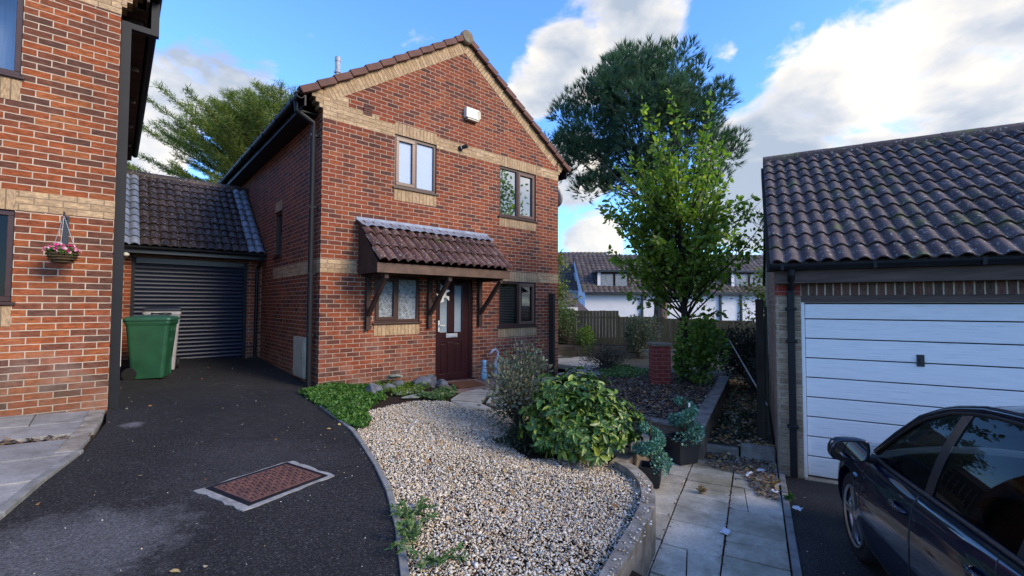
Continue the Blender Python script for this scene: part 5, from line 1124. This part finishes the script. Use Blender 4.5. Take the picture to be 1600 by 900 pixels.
for z0, tp in tips:
    b0 = Vector((.02 - .07 * max(0, z0 - 1.5) / 1.9, 0, z0)); pts = limb(limbs, b0, tp, .018, .004, .10, 5); L0 = (Vector(tp) - b0).length
    nl = int(22 + 29 * L0)
    for j in range(nl):
        s = random.uniform(.28, 1.0); q = s * (len(pts) - 1); i = min(int(q), len(pts) - 2); c = pts[i].lerp(pts[i + 1], q - i); ax = (pts[i + 1] - pts[i]).normalized()
        side = Vector([random.gauss(0, 1) for _ in range(3)]).normalized(); off = random.random() ** 1.6 * .34 * (1.15 - s)
        P.append(c + side * off); A.append(side * .9 + ax * .35 + Vector((0, 0, -.15)))
P = np.array(P); A = np.array(A); v, f = leaves_arrays(P, A, rng.uniform(.07, .135, len(P)), .55, .22)
part("trunk", trunk, "bark_dark", t); crown = fast_mesh("crown", v, f, "leaf_tree", t); part("limb", limbs, "bark_dark", crown)
print("tree leaves", len(P))
# ivy-like undergrowth around the trunk
bush("ivy", "bright green ivy undergrowth wrapping the base of the young tree", "shrub", (TX + .28, TY - .22, BZ), .62, .5, 1.30, 2800, "leaf_ivy", .075, .7, lumps=10)
bush("shrub", "tangled leafless brown twig shrub behind the brick pillar", "shrub", (6.3, -1.0, -.15), 1.0, .55, .75, 2600, "leaf_bramble", .05, .25, "bark_brown", .2, .5, 9, 90)
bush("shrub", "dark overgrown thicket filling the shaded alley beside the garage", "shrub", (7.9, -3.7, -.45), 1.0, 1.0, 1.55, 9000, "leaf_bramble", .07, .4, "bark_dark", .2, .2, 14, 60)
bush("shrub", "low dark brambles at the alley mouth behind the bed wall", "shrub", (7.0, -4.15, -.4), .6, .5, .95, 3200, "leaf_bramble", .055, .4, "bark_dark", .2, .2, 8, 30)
bush("shrub", "rounded variegated shrub against the back fence left of the tree", "shrub", (8.9, -.2, -.1), .8, .6, 1.35, 3600, "leaf_airy", .06, .5, lumps=9)
bush("shrub", "loose climbing shrub spilling over the dark end of the fence", "shrub", (8.2, 1.95, -.1), .6, .35, 1.75, 2200, "leaf_weed", .06, .35, "bark_brown", .2, .4, 9, 50)
bush("shrub", "dark green shrub in front of the pale fence", "shrub", (8.3, 1.2, -.1), .45, .35, .95, 1800, "leaf_ivy", .06, .5)
# cane leaning in the alley
t = tag(part("cane", MB().tube([gw(-.9, 3.6, .75), gw(-.33, .9, .10)], .012, 7), "cane"), "pale thin cane leaning across the dark alley", "cane")
t = thing("timber_post", "tall dark timber post standing at the alley corner of the buff garage", "post", tuple(gw(-.40, 1.0, -.45)), GTH); part("post", MB().box(-.05, .05, -.05, .05, 0, 1.95), "fence_dark", t, bevel=.004); part("gate_edge", MB().box(.053, .09, -.02, .02, .1, 1.85), "fence_wood", t)
# litter
for k, (s, o_, lb) in enumerate(((-.42, -.02, "crumpled white paper litter on the littered end of the path"), (-.55, -.22, "long torn white plastic litter on the path"), (-.26, -.40, "pale round lid dropped beside the garage wall"), (-.14, -1.03, "crumpled white scrap on the path kerb by the side driveway"), (-.70, -1.75, "flat pale scrap lying on a path flag"), (-.30, -.62, "small white scrap under the garage downpipe"))):
    p = gw(s, o_, -.485); mb = MB(); r_ = random.Random(k); el = (1, 1) if k != 1 else (2.2, .6); g = 5
    for i in range(g):
        for j in range(g): mb.v.append((p.x + (i / g - .4) * .10 * el[0], p.y + (j / g - .4) * .09 * el[1], p.z + r_.uniform(0, .022) + (.03 if k == 3 else 0)))
    for i in range(g - 1):
        for j in range(g - 1): mb.f.append((i * g + j, (i + 1) * g + j, (i + 1) * g + j + 1, i * g + j + 1))
    tag(part("litter", mb, "litter_white"), lb, "litter", "scraps of litter")
bush("twigs", "small heap of dry twigs by the foot of the garage downpipe", "twigs", tuple(gw(-.31, -.45, -.49)), .13, .16, .08, 60, "fallen_leaf", .04, .2, "bark_brown", .3, .2, 3, 22)
# sleepers and fence
t = thing("sleeper_planter", "low wall of pale timber sleepers at the back of the patio", "planter", (7.9, 1.3, -.14))
dv = Vector((8.62 - 7.55, .25 - 1.95, 0)).normalized(); fr = F((-.45, .85, 0), dv, (-dv.y, dv.x, 0))
for k in range(2):
    for j in range(3): part("sleeper", MB().box(j * .98 + .005 - .1 * k, j * .98 + .97 - .1 * k, 0 + .03 * k, .16 + .03 * k, k * .165, k * .165 + .155, fr), "sleeper", t, bevel=.01)
struct(mesh_obj("planter_soil", [(7.5, 2.2, .16), (8.72, .25, .16), (10.6, .5, .16), (8.6, 3.5, .16)], [(0, 1, 2, 3)], "soil"))
ft = thing("garden_fence", "weathered close-boarded timber fence across the back of the garden", "fence", (8.0, 2.35, -.1)); fp = Vector((7.45, 2.9, 0)); fd = Vector((9.89 - 7.98, .6 - 2.29, 0)).normalized(); fr = F(fp - Vector((8.0, 2.35, -.1)), fd, (-fd.y, fd.x, 0))
for sec in range(6):
    a = sec * 1.45; top = 1.28 - .055 * sec - (.14 if sec > 1 else 0); mb = MB(); nb = 14
    for k in range(nb): x = a + k * 1.45 / nb; mb.box(x + .002, x + 1.45 / nb - .004, -.012 + .004 * (k % 2), .006, 0, top + random.uniform(-.008, .008), fr)
    mb.box(a, a + 1.45, .008, .05, top - .25, top - .19, fr).box(a, a + 1.45, .008, .05, .3, .36, fr)
    part("fence_panel", mb, "fence_wood" if sec else "fence_dark", ft); part("fence_post", MB().box(a - .045, a + .045, .052, .14, 0, top + .04, fr), "fence_wood", ft)

# distant white houses beyond the fence
HO = Vector((-2.493, -7.528, 0)) + fwd0 * 27; hz = -YAW
hr = lambda px: (px - 800) / 700.07 * 27
wh = thing("white_house", "long white rendered house with brown tiled roof and dormers beyond the garden fence", "house", tuple(HO), hz)
x0, x1 = hr(914), hr(1320); mb = MB(); wall(mb, ID, x0, x1, -2, 2.15, []); mb.quad([(x0, 8, -2), (x0, 0, -2), (x0, 0, 2.15), (x0, 4, 4.9), (x0, 8, 2.15)]); mb.quad([(x1, 0, -2), (x1, 8, -2), (x1, 8, 2.15), (x1, 4, 4.9), (x1, 0, 2.15)]); part("wall", mb, "white_render", wh)
tt = math.atan2(2.75, 4.3); mb = MB(); tile_roof(mb, (x0 - .2, -.3, 2.12), (1, 0, 0), (0, math.cos(tt), math.sin(tt)), (0, -math.sin(tt), math.cos(tt)), 50, 15, (x1 - x0 + .4) / 50, 5.1 / 15, lambda t: .05 * math.sin(math.pi * t), seg=3); part("roof", mb, "tile_purple", wh)
mb = MB(); mb.box(x0, x1, -.36, -.30, 2.02, 2.16); part("gutter", mb, "black_plastic", wh)
for a in (hr(1003), hr(1125), hr(1157)): part("drainpipe", MB().box(a - .05, a + .05, -.12, -.01, -1, 2.1), "black_plastic", wh)
for a, b in ((hr(938), hr(985)), (hr(1150), hr(1199))):
    dm = part("dormer", MB().box(a, b, .35, 2.2, 2.3, 3.40), "dark_wood", wh); part("dormer_roof", MB().box(a - .15, b + .15, .15, 3, 3.40, 3.52), "black_plastic", dm)
    part("window", MB().box(a + .12, (a + b) / 2 - .08, .30, .345, 2.5, 3.28).box((a + b) / 2 + .08, b - .12, .30, .345, 2.5, 3.28), "patterned_pane", dm); part("dormer_cheek", MB().box(a - .1, a + .1, .32, .346, 2.25, 3.39), "white_render", dm)
lh = thing("white_house", "gabled brown-roofed white house behind the small birch-like tree", "house", tuple(HO + fwd0 * 3 + right0 * (hr(800))), hz)
a, b = hr(868) * 1.11, hr(962) * 1.11; mb = MB(); wall(mb, ID, a - 3, b, -2, 2.3, []); mb.quad([(b, 0, -2), (b, 6, -2), (b, 6, 2.3), (b, 3, 5.3), (b, 0, 2.3)]); mb.box(b + .001, b + .22, -.3, .0, 2.1, 2.4)
part("wall", mb, "white_render", lh); tt = math.atan2(2.95, 3.3); mb = MB(); tile_roof(mb, (a - 3, -.3, 2.3), (1, 0, 0), (0, math.cos(tt), math.sin(tt)), (0, -math.sin(tt), math.cos(tt)), 24, 14, (b - a + 3.1) / 24, 4.45 / 14, lambda t: .04 * math.sin(math.pi * t), seg=3); part("roof", mb, "tile_purple", lh)
mb = MB(); mb.prism([(-.35, 2.1), (3.0, 5.35), (3.35, 5.1), (-.05, 1.9)], 0, .12, F((b, 0, 0), (0, 1, 0), (0, 0, 1), (1, 0, 0))); part("barge_board", mb, "white_render", lh)
part("roof_window", MB().box(hr(900) * 1.11, hr(915) * 1.11, 0, .9, -.0, .06, F((0, .35, 2.98), (1, 0, 0), (0, math.cos(tt), math.sin(tt)), (0, -math.sin(tt), math.cos(tt)))), "dish_grey", lh)
sh_ = thing("outbuilding", "low tiled outbuilding roof peeping over the dark left end of the fence", "shed", tuple(HO - fwd0 * 8 + right0 * 0), hz)
a, b = (868 - 800) / 700 * 19, (925 - 800) / 700 * 19; part("wall", MB().box(a - 3, b - .6, 0, 3, -2, 1.3), "white_render", sh_); mb = MB(); mb.quad([(a - 3, -.2, 1.1), (b, -.2, 1.0), (b - .9, 1.6, 2.1), (a - 3, 1.6, 2.1)]); mb.quad([(b, -.2, 1.0), (b, 3.2, 1.0), (b - .9, 1.6, 2.1)]); part("roof", mb, "far_roof", sh_)

# small light tree beyond the fence
def small_tree(name, label, x, y, z0, h, r, n, mat, L_, lean=0, bark="cane", leafy=True, nb=26):
    t = thing(name, label, "tree", (x, y, z0)); tr = MB(); pts = limb(tr, (0, 0, 0), (lean, 0, h * .85), .05 * h / 4, .012, .03); P, A = [], []; lm = MB()
    for k in range(nb):
        s = random.uniform(.35, .98); b0 = pts[0].lerp(pts[-1], s); a = random.uniform(0, 6.28); rr = r * random.uniform(.4, 1) * (1.25 - s * .7); tip = b0 + Vector((math.cos(a) * rr, math.sin(a) * rr, rr * random.uniform(.2, 1.0))); q = limb(lm, b0, tip, .012, .003, .1, 4)
        if not leafy:
            for j in range(5): c = q[random.randint(2, len(q) - 1)]; lm.tube([c, c + Vector((random.gauss(0, .15), random.gauss(0, .15), random.uniform(.15, .5)))], [.005, .002], 4, caps=False)
        for j in range(n // nb if leafy else 0): c = q[random.randint(1, len(q) - 1)]; sd = Vector([random.gauss(0, 1) for _ in range(3)]).normalized(); P.append(c + sd * random.random() * .28 * r); A.append(sd + Vector((0, 0, -.2)))
    part("trunk", tr, bark, t)
    if leafy: v, f = leaves_arrays(np.array(P), np.array(A), rng.uniform(.6, 1.3, len(P)) * L_, .5); c = fast_mesh("crown", v, f, mat, t); part("limb", lm, bark, c)
    else: part("limb", lm, bark, t)
    return t
small_tree("small_tree", "small light-leaved tree with a pale slanting trunk right behind the house corner", 9.25, 3.3, -.4, 4.0, .85, 2400, "leaf_small_tree", .10, -.3)
small_tree("bare_tree", "leafless twiggy tree rising behind the left end of the purple garage roof", 9.8, -3.55, -.5, 5.2, 1.4, 0, "leaf_dark", .1, .3, "bark_brown", False, 34)
small_tree("small_tree", "yellowing small tree behind the garage corner in front of the white house", 10.6, -3.0, -.5, 3.7, .9, 1500, "leaf_small_tree", .10, .2, "bark_brown")

small_tree("small_tree", "broad leafy tree beyond the buff garage, mirrored in the upper right window", 13.5, -12.6, -.5, 10.5, 2.8, 2600, "leaf_ivy", .20, .3, "bark_brown", True, 40)
# stone pine
def needle_tree(name, label, loc, lobes, tuft_n, per, Ln, Wn, mat, trunk_pts, trunk_r, bark, upbias=.8):
    t = thing(name, label, "tree", loc); tm = MB(); tm.tube(trunk_pts, trunk_r, 10); P, A = [], []
    wts = np.array([(l[3] * l[4]) ** .75 for l in lobes]); wts = wts / wts.sum(); k = rng.choice(len(lobes), tuft_n, p=wts); L_ = np.array(lobes)
    d = rdir(tuft_n, .22); rr = rng.random(tuft_n) ** .28; c = L_[k, :3] + d * rr[:, None] * np.column_stack([L_[k, 3], L_[k, 3], L_[k, 4]])
    ax = d * .9 + np.array([0, 0, upbias]); ax /= np.linalg.norm(ax, axis=1, keepdims=True)
    P = np.repeat(c, per, 0); A = np.repeat(ax, per, 0) + rdir(tuft_n * per) * .52; s0 = rng.random(tuft_n * per)[:, None] * .4; P = P + np.repeat(ax, per, 0) * s0 * Ln
    v, f = blades(P, A, rng.uniform(.6, 1.2, len(P)) * Ln, np.full(len(P), Wn)); cr_ = fast_mesh("crown", v, f, mat, t)
    lm = MB(); base = Vector(trunk_pts[-2])
    for q in range(60):
        j = rng.integers(0, tuft_n); limb(lm, Vector(trunk_pts[-1]).lerp(base, random.random()), c[j], .05, .012, .08, 5)
    part("trunk", tm, bark, t); part("limb", lm, bark, cr_); return t
PX, PY = 14.82, 2.55
r3 = lambda x, d, z: (right0 * x + fwd0 * d + Vector((0, 0, z)))
lob = []
for (px_, py_, d_, r_, h_) in ((1020, 190, 0, 3.0, 2.4), (940, 190, 0, 1.7, 2.0), (925, 235, .3, 1.3, 1.2), (1000, 130, .2, 2.0, 1.6), (1060, 120, -.3, 1.9, 1.3), (1110, 165, 0, 1.6, 1.5), (960, 140, .8, 1.6, 1.3), (1010, 240, .6, 1.9, 1.2), (1080, 215, -.8, 1.8, 1.4), (1145, 225, -.2, .9, .7), (1120, 265, .4, 1.0, .6), (955, 275, .4, 1.0, .6), (868, 205, .2, .55, .35), (880, 240, .2, .45, .3), (900, 262, .0, .5, .25), (1010, 170, -1.6, 2.2, 1.9), (1150, 135, 0, .8, .5), (1020, 95, 0, 1.3, .7)):
    p = r3((px_ - 1050) / 36.85, d_, 1.42 + (476 - py_) / 36.85 + .6); lob.append((p.x, p.y, p.z, r_ * .86, h_ * .82))
big = lob[:]; lob = [(a, b, c, r_ * .80, h_ * .80) for a, b, c, r_, h_ in big]
for a, b, c, r_, h_ in big:
    if r_ < .75: continue
    for q in range(int(9 * r_)):
        d_ = rdir(1, .15)[0]; lob.append((a + d_[0] * r_ * .9, b + d_[1] * r_ * .9, c + d_[2] * h_ * .9, random.uniform(.38, .62), random.uniform(.38, .55)))
needle_tree("pine_tree", "large dark round-crowned pine rising behind the young tree", (PX, PY, -.75), lob, 11500, 12, .30, .024, "needle_pine", [(0, 0, 0), (.1, 0, 3), (.05, .1, 6), (-.3, .2, 8)], [.30, .26, .22, .12], "pine_bark", .75)
# feathery conifer behind the link garage
cx, cy = 2.05, 12.3; t = thing("conifer_tree", "feathery olive-green conifer with upswept sprays behind the link garage roof", "tree", (cx, cy, -.2)); tm = MB(); tm.tube([(0, 0, 0), (.1, 0, 5), (.3, -.2, 10.6)], [.28, .18, .03], 9); lm = MB(); P, A = [], []
for k in range(260):
    z0 = random.uniform(2.2, 10.0); a = random.uniform(0, 6.28); dirx = Vector((math.cos(a), math.sin(a), 0)); L0 = float(np.interp(z0, [2, 5, 7.0, 8.6, 10.2], [5.0, 4.6, 3.3, 2.0, .6])) * random.uniform(.7, 1.1)
    b0 = Vector((.1 * z0 / 5, 0, z0)); tip = b0 + dirx * L0 + Vector((0, 0, L0 * random.uniform(.28, .62))); pts = limb(lm, b0, tip, .035, .006, .06, 5)
    for j in range(int(85 * L0)):
        s = random.uniform(.18, 1) ** .8; q = s * (len(pts) - 1); i = min(int(q), len(pts) - 2); c = pts[i].lerp(pts[i + 1], q - i); ax = (pts[i + 1] - pts[i]).normalized(); sd = ax.cross(Vector((0, 0, 1))).normalized() * random.choice((-1, 1)); o_ = random.random() * .50 * (1.2 - s)
        dd = (ax * .75 + sd * .7 + Vector((0, 0, random.uniform(-.1, .35)))).normalized()
        c2 = c + dd * o_ 
        for m2 in range(3): P.append(c2 + Vector([random.gauss(0, .06) for _ in range(3)])); A.append(dd + Vector([random.gauss(0, .6) for _ in range(3)]))
v, f = blades(np.array(P), np.array(A), rng.uniform(.10, .24, len(P)), np.full(len(P), .024)); cr_ = fast_mesh("crown", v, f, "needle_conifer", t); part("trunk", tm, "bark_brown", t); part("limb", lm, "bark_brown", cr_)
print("conifer", len(P))
# ================================================================== CAR
import bmesh
CARTH = GTH + R(6.8); cr0 = gw(.18, -2.1, -.5)
car = thing("parked_car", "dark navy hatchback car parked nose-in before the white garage door, cut by the right edge", "car", tuple(cr0), CARTH)
CW = 1.76
def lathe_x(prof, x, y, z, seg=28): return MB().lathe(prof, ax=F((x, y, z), (0, 1, 0), (0, 0, 1), (-1, 0, 0)), seg=seg)
#   y,   inset, z_low, z_belt, z_deck_side, z_deck_mid
ST = [(1.20, .42, .30, .56, .60, .61), (1.12, .22, .24, .64, .68, .70), (.98, .09, .20, .71, .76, .78), (.75, .03, .18, .775, .83, .85), (.42, .005, .18, .82, .885, .91), (.12, .0, .18, .855, .925, .945), (-.2, .0, .18, .868, .93, .93), (-.58, .0, .18, .885, .90, .90), (-1.2, .0, .18, .915, .92, .92), (-1.7, .005, .18, .94, .94, .94), (-2.1, .02, .19, .955, .96, .96), (-2.45, .07, .22, .95, .96, .97), (-2.68, .16, .28, .90, .92, .93), (-2.78, .34, .34, .80, .82, .83)]
def half(s):
    y, i, zl, zb, z1, z2 = s; h = zb - zl
    return [(.14 + i, zl), (.035 + i, zl + .05), (.008 + i, zl + h * .30), (.0 + i, zl + h * .58), (.018 + i, zl + h * .76), (.05 + i * .95, zb - .035), (.105 + i * .9, zb), (.30 + i * .75, zb + (z1 - zb) * .75), (.58 + i * .3, z1 + (z2 - z1) * .5)], z2
bm = bmesh.new(); rings = []
for s in ST:
    hp, z2 = half(s); y = s[0]; pts = [(x, y, z) for x, z in hp] + [(CW / 2, y, z2)] + [(CW - x, y, z) for x, z in hp[::-1]]; rings.append([bm.verts.new(p) for p in pts])
for a, b in zip(rings, rings[1:]):
    for k in range(len(a) - 1): bm.faces.new((a[k], a[k + 1], b[k + 1], b[k]))
    bm.faces.new((a[-1], a[0], b[0], b[-1]))
bm.faces.new(rings[0]); bm.faces.new(rings[-1][::-1]); bmesh.ops.recalc_face_normals(bm, faces=bm.faces)
me = bpy.data.meshes.new("car_body"); bm.to_mesh(me); bm.free(); body = bpy.data.objects.new("body", me); COL.objects.link(body)
ss = body.modifiers.new("s", 'SUBSURF'); ss.levels = ss.render_levels = 3
cut = MB()
for y in (.44, -2.05):
    for x, w_ in ((-.1, .42), (CW + .1, -.42)): 
        fr = F((x, y, .315), (0, 1, 0), (0, 0, 1), (1, 0, 0)); poly = [(math.cos(a) * .355, math.sin(a) * .355) for a in [k * math.pi / 20 for k in range(40)]]; c1 = MB().prism(poly, min(0, w_), max(0, w_), fr); o_ = len(cut.v); cut.v += c1.v; cut.f += [tuple(i + o_ for i in f) for f in c1.f]
def groove(pts, side):
    for (y0, z0), (y1, z1) in zip(pts, pts[1:]):
        d = Vector((0, y1 - y0, z1 - z0)); L = d.length; fr = F((-.03 if side == 0 else CW + .03, y0, z0), d, Vector((1, 0, 0)).cross(d), (1, 0, 0)) ; c1 = MB().box(-.003, L + .003, -.004, .004, 0 if side == 0 else -.055, .055 if side == 0 else 0, fr); o_ = len(cut.v); cut.v += c1.v; cut.f += [tuple(i + o_ for i in f) for f in c1.f]
cut_me = bpy.data.meshes.new("cut"); cut_me.from_pydata(cut.v, [], cut.f); cb = bmesh.new(); cb.from_mesh(cut_me); bmesh.ops.recalc_face_normals(cb, faces=cb.faces); cb.to_mesh(cut_me); cb.free(); cuto = bpy.data.objects.new("cut", cut_me); COL.objects.link(cuto)
bo = body.modifiers.new("b", 'BOOLEAN'); bo.operation = 'DIFFERENCE'; bo.object = cuto; bo.solver = 'EXACT'; bo.use_self = True
dg_ = bpy.context.evaluated_depsgraph_get(); nm = bpy.data.meshes.new_from_object(body.evaluated_get(dg_)); body.modifiers.clear(); body.data = nm; bpy.data.objects.remove(cuto, do_unlink=True)
nm.materials.clear(); nm.materials.append(MATS["car_paint"]); body.parent = car
for p in nm.polygons: p.use_smooth = True
try: nm.set_sharp_from_angle(angle=R(38))
except Exception: pass
# shut lines laid into the flank: find the flank by ray so the dark seam hugs it
from mathutils.bvhtree import BVHTree
bv = BVHTree.FromObject(body, bpy.context.evaluated_depsgraph_get())
def flank(y, z, side=0):
    h = bv.ray_cast(Vector((-1 if side == 0 else CW + 1, y, z)), Vector((1 if side == 0 else -1, 0, 0))); return h[0] if h[0] is not None else Vector((.02, y, z))
def seam(pts, parent, side=0, r=.0045):
    P = []
    for (a, b), (c, d) in zip(pts, pts[1:]):
        for k in range(8): P.append(flank(a + (c - a) * k / 8, b + (d - b) * k / 8, side))
    P.append(flank(*pts[-1], side)); part("door_seam", MB().tube(P, r, 5), "trim_black", parent)
for side in (0, 1):
    seam([(.10, .80), (.13, .62), (.11, .40), (.04, .25)], body, side); seam([(-.60, .865), (-.66, .60), (-.66, .25)], body, side); seam([(-1.30, .895), (-1.50, .62), (-1.52, .50), (-1.66, .40)], body, side); seam([(.04, .25), (-.3, .235), (-1.6, .25)], body, side)
    for y, z in ((-.50, .755), (-1.28, .79)):
        p = flank(y, z, side); sx = -1 if side == 0 else 1; part("door_handle", MB().tube([p + Vector((sx * -.005, .085, 0)), p + Vector((sx * .028, .06, .004)), p + Vector((sx * .030, -.06, .004)), p + Vector((sx * -.005, -.085, 0))], [.012, .013, .013, .012], 8), "car_paint", body, smooth=True)
# roof rail curve (left); y, inset, z
RL = [(.16, .13, .885), (-.03, .185, 1.06), (-.25, .245, 1.235), (-.48, .29, 1.335), (-.75, .32, 1.39), (-1.1, .335, 1.41), (-1.5, .338, 1.40), (-1.9, .33, 1.35), (-2.2, .29, 1.23), (-2.42, .22, 1.07), (-2.58, .16, .93)]
BL = lambda y: float(np.interp(y, [-2.6, -1.7, -1.2, -.58, -.2, .16], [.95, .935, .915, .885, .868, .865]))
def rail(y):
    ys = [r[0] for r in RL][::-1]; return float(np.interp(y, ys, [r[1] for r in RL][::-1])), float(np.interp(y, ys, [r[2] for r in RL][::-1]))
def top_loft(ys, mat, name, crown=.06, parent=body, edge=0.0):
    mb = MB(); nx = 10
    for y in ys:
        x, z = rail(y); bow = .16 if y > -.5 else (.10 if y < -2.1 else 0)
        for k in range(nx + 1):
            u = k / nx; c = 1 - (2 * u - 1) ** 2; fy = float(np.interp(y, [-2.6, -2.1, -.9, -.5, .16], [-.12, -.03, 0, .06, .20])); mb.v.append((x + edge + (CW - 2 * x - 2 * edge) * u, y + fy * c, z + crown * c))
    for i in range(len(ys) - 1):
        for k in range(nx): mb.f.append((i * (nx + 1) + k, i * (nx + 1) + k + 1, (i + 1) * (nx + 1) + k + 1, (i + 1) * (nx + 1) + k))
    return part(name, mb, mat, parent, smooth=True)
top_loft([-.62, -.75, -.9, -1.1, -1.3, -1.5, -1.7, -1.9, -2.05], "car_paint", "roof", .055)
top_loft([.16, .0, -.15, -.3, -.45, -.62], "car_glass", "windscreen", .055); top_loft([-2.05, -2.2, -2.35, -2.5, -2.58], "car_glass", "rear_window", .05)
for side in (0, 1):
    X = (lambda x: x) if side == 0 else (lambda x: CW - x)
    def gl_strip(ys, mat, name, out=0, bottom=True):
        mb = MB(); nz = 5
        for y in ys:
            xr, zr = rail(y); zb = BL(y) - .01; xb = .108
            for k in range(nz + 1): u = k / nz; mb.v.append((X(xb + (xr - xb) * u - .022 * math.sin(math.pi * u) - out), y, zb + (zr - zb) * u))
        for i in range(len(ys) - 1):
            for k in range(nz): mb.f.append((i * (nz + 1) + k, (i + 1) * (nz + 1) + k, (i + 1) * (nz + 1) + k + 1, i * (nz + 1) + k + 1))
        return part(name, mb, mat, body, smooth=True)
    gl_strip([.10, 0, -.1, -.2, -.3, -.4, -.5, -.6], "car_glass", "side_window"); gl_strip([-.66, -.8, -.95, -1.1, -1.25, -1.36], "car_glass", "side_window"); gl_strip([-1.42, -1.55, -1.7, -1.85, -2.0], "car_glass", "side_window")
    gl_strip([-.59, -.61, -.64, -.67], "trim_black", "door_pillar", .006); gl_strip([-1.34, -1.36, -1.40, -1.44], "trim_black", "door_pillar", .006); gl_strip([-1.98, -2.1, -2.25, -2.4, -2.56], "car_paint", "rear_pillar", .004)
    part("roof_rail", MB().tube([(X(rail(y)[0]), y, rail(y)[1]) for y in [.16 - .1 * k for k in range(28)]], .024, 8), "car_paint", body, smooth=True)
    part("window_trim", MB().tube([(X(rail(y)[0] - .018), y, rail(y)[1] - .022) for y in [.10 - .1 * k for k in range(22)]], .010, 6), "trim_black", body)
    part("belt_trim", MB().tube([(X(.098), y, BL(y) + .002) for y in [.14 - .1 * k for k in range(24)]], .012, 6), "trim_black", body)
    # door mirror
    sx = -1 if side == 0 else 1; fr = F((X(-.075), .02, .92), (1, 0, 0), (0, 1, 0))
    mb = MB(); oc = [(-.122, -.02), (-.118, .015), (-.100, .055), (-.07, .075), (-.02, .085), (.04, .088), (.085, .082), (.108, .062), (.113, .02), (.105, -.03), (.09, -.058), (.06, -.070), (0, -.074), (-.06, -.072), (-.098, -.062), (-.115, -.043)]
    if side: oc = [(-x, z) for x, z in oc][::-1]
    rr = []
    for sc, y in ((.93, -.050), (.985, -.046), (1.02, -.03), (1.02, .0), (.97, .035), (.84, .07), (.62, .095), (.3, .108)):
        rr.append(len(mb.v)); mb.v += [tuple(fr.p(x * sc, y, z * sc)) for x, z in oc]
    for a, b in zip(rr, rr[1:]):
        for k in range(16): mb.f.append((a + k, a + (k + 1) % 16, b + (k + 1) % 16, b + k))
    mb.f.append(tuple(rr[0] + k for k in range(16))[::-1]); mb.f.append(tuple(rr[-1] + k for k in range(16)))
    mr_ = part("wing_mirror", mb, "car_paint", body, smooth=True); mb = MB(); mb.quad([fr.p(x * .80, -.056, z * .78) for x, z in oc]); part("mirror_glass", mb, "mirror_face", mr_); mb = MB(); mb.quad([fr.p(x * .90, -.053, z * .90) for x, z in oc]); part("mirror_surround", mb, "trim_black", mr_)
    part("mirror_arm", MB().tube([fr.p(.09 * -sx, .02, -.05), fr.p(.17 * -sx, .03, -.065), fr.p(.23 * -sx, .03, -.07)], [.028, .025, .03], 8), "trim_black", mr_)
# wheels
def wheel(x, y, out):
    w_ = part("wheel", MB().lathe([(.20, -.08), (.275, -.095), (.305, -.09), (.315, -.05), (.315, .05), (.305, .09), (.275, .105), (.20, .09)], ax=F((x, y, .315), (0, 1, 0), (0, 0, 1), (1, 0, 0)), seg=40, caps=False), "tyre", car, smooth=True)
    f2 = F((x + out * .055, y, .315), (0, 1, 0), (0, 0, 1), (out, 0, 0)); mb = MB().lathe([(.205, .035), (.222, .045), (.222, .03), (.20, .0), (.195, -.13)], ax=f2, seg=36, caps=False).lathe([(.05, .0), (.05, .035), (.03, .045), (.005, .047)], ax=f2, seg=16)
    for k in range(5):
        for dlt in (-.11, .11): a = k * 2 * math.pi / 5 + dlt; c_, s_ = math.cos(a), math.sin(a); mb.box(.035, .21, -.012, .012, .008, .034, F(f2.o, f2.x * c_ + f2.y * s_, f2.y * c_ - f2.x * s_, f2.z))
    part("alloy_rim", mb, "alloy", w_); part("brake_disc", MB().lathe([(.14, -.04), (.14, -.03), (.02, -.03)], ax=f2, seg=24), "rubber", w_)
for y in (.44, -2.05): wheel(.155, y, -1); wheel(CW - .155, y, 1)
for y in (.44, -2.05):
    for x in (.05, CW - .05 - .33): part("wheel_well", MB().lathe([(.350, 0), (.350, .33)], ax=F((x, y, .315), (0, 1, 0), (0, 0, 1), (1, 0, 0)), seg=30), "trim_black", body) if False else None
# lamps, bumper details, interior
for x0_, x1_ in ((.20, .52), (CW - .52, CW - .20)): part("headlight", MB().tube([(x0_, 1.05, .66), (x1_, 1.13, .63)], [.05, .05], 10), "chrome", body)
for x in (.17, CW - .17): part("tail_light", MB().tube([(x, -2.62, .92), (x, -2.72, .72)], [.06, .07], 10), "rear_lamp", body)
part("side_repeater", MB().box(-.004, .01, .155, .20, .70, .715), "blue_glaze", body)
part("cabin_floor", MB().box(.2, CW - .2, -2.3, .1, .35, .42), "trim_black", body); part("dashboard", MB().box(.2, CW - .2, -.05, .30, .6, .86), "trim_black", body, bevel=.04)
for x in (.45, CW - .45):
    for y in (-.95, -1.85): s_ = part("seat", MB().box(x - .23, x + .23, y, y + .12, .45, 1.0).box(x - .23, x + .23, y, y + .5, .42, .56), "rubber", body, bevel=.04); part("headrest", MB().box(x - .13, x + .13, y - .01, y + .08, 1.04, 1.19), "rubber", s_, bevel=.03)
part("steering_wheel", MB().tube([(CW - .45 + .18 * math.cos(a), -.30 + .06 * math.sin(a), .92 + .17 * math.sin(a)) for a in [k * math.pi / 12 for k in range(25)]], .014, 7, caps=False), "trim_black", body)
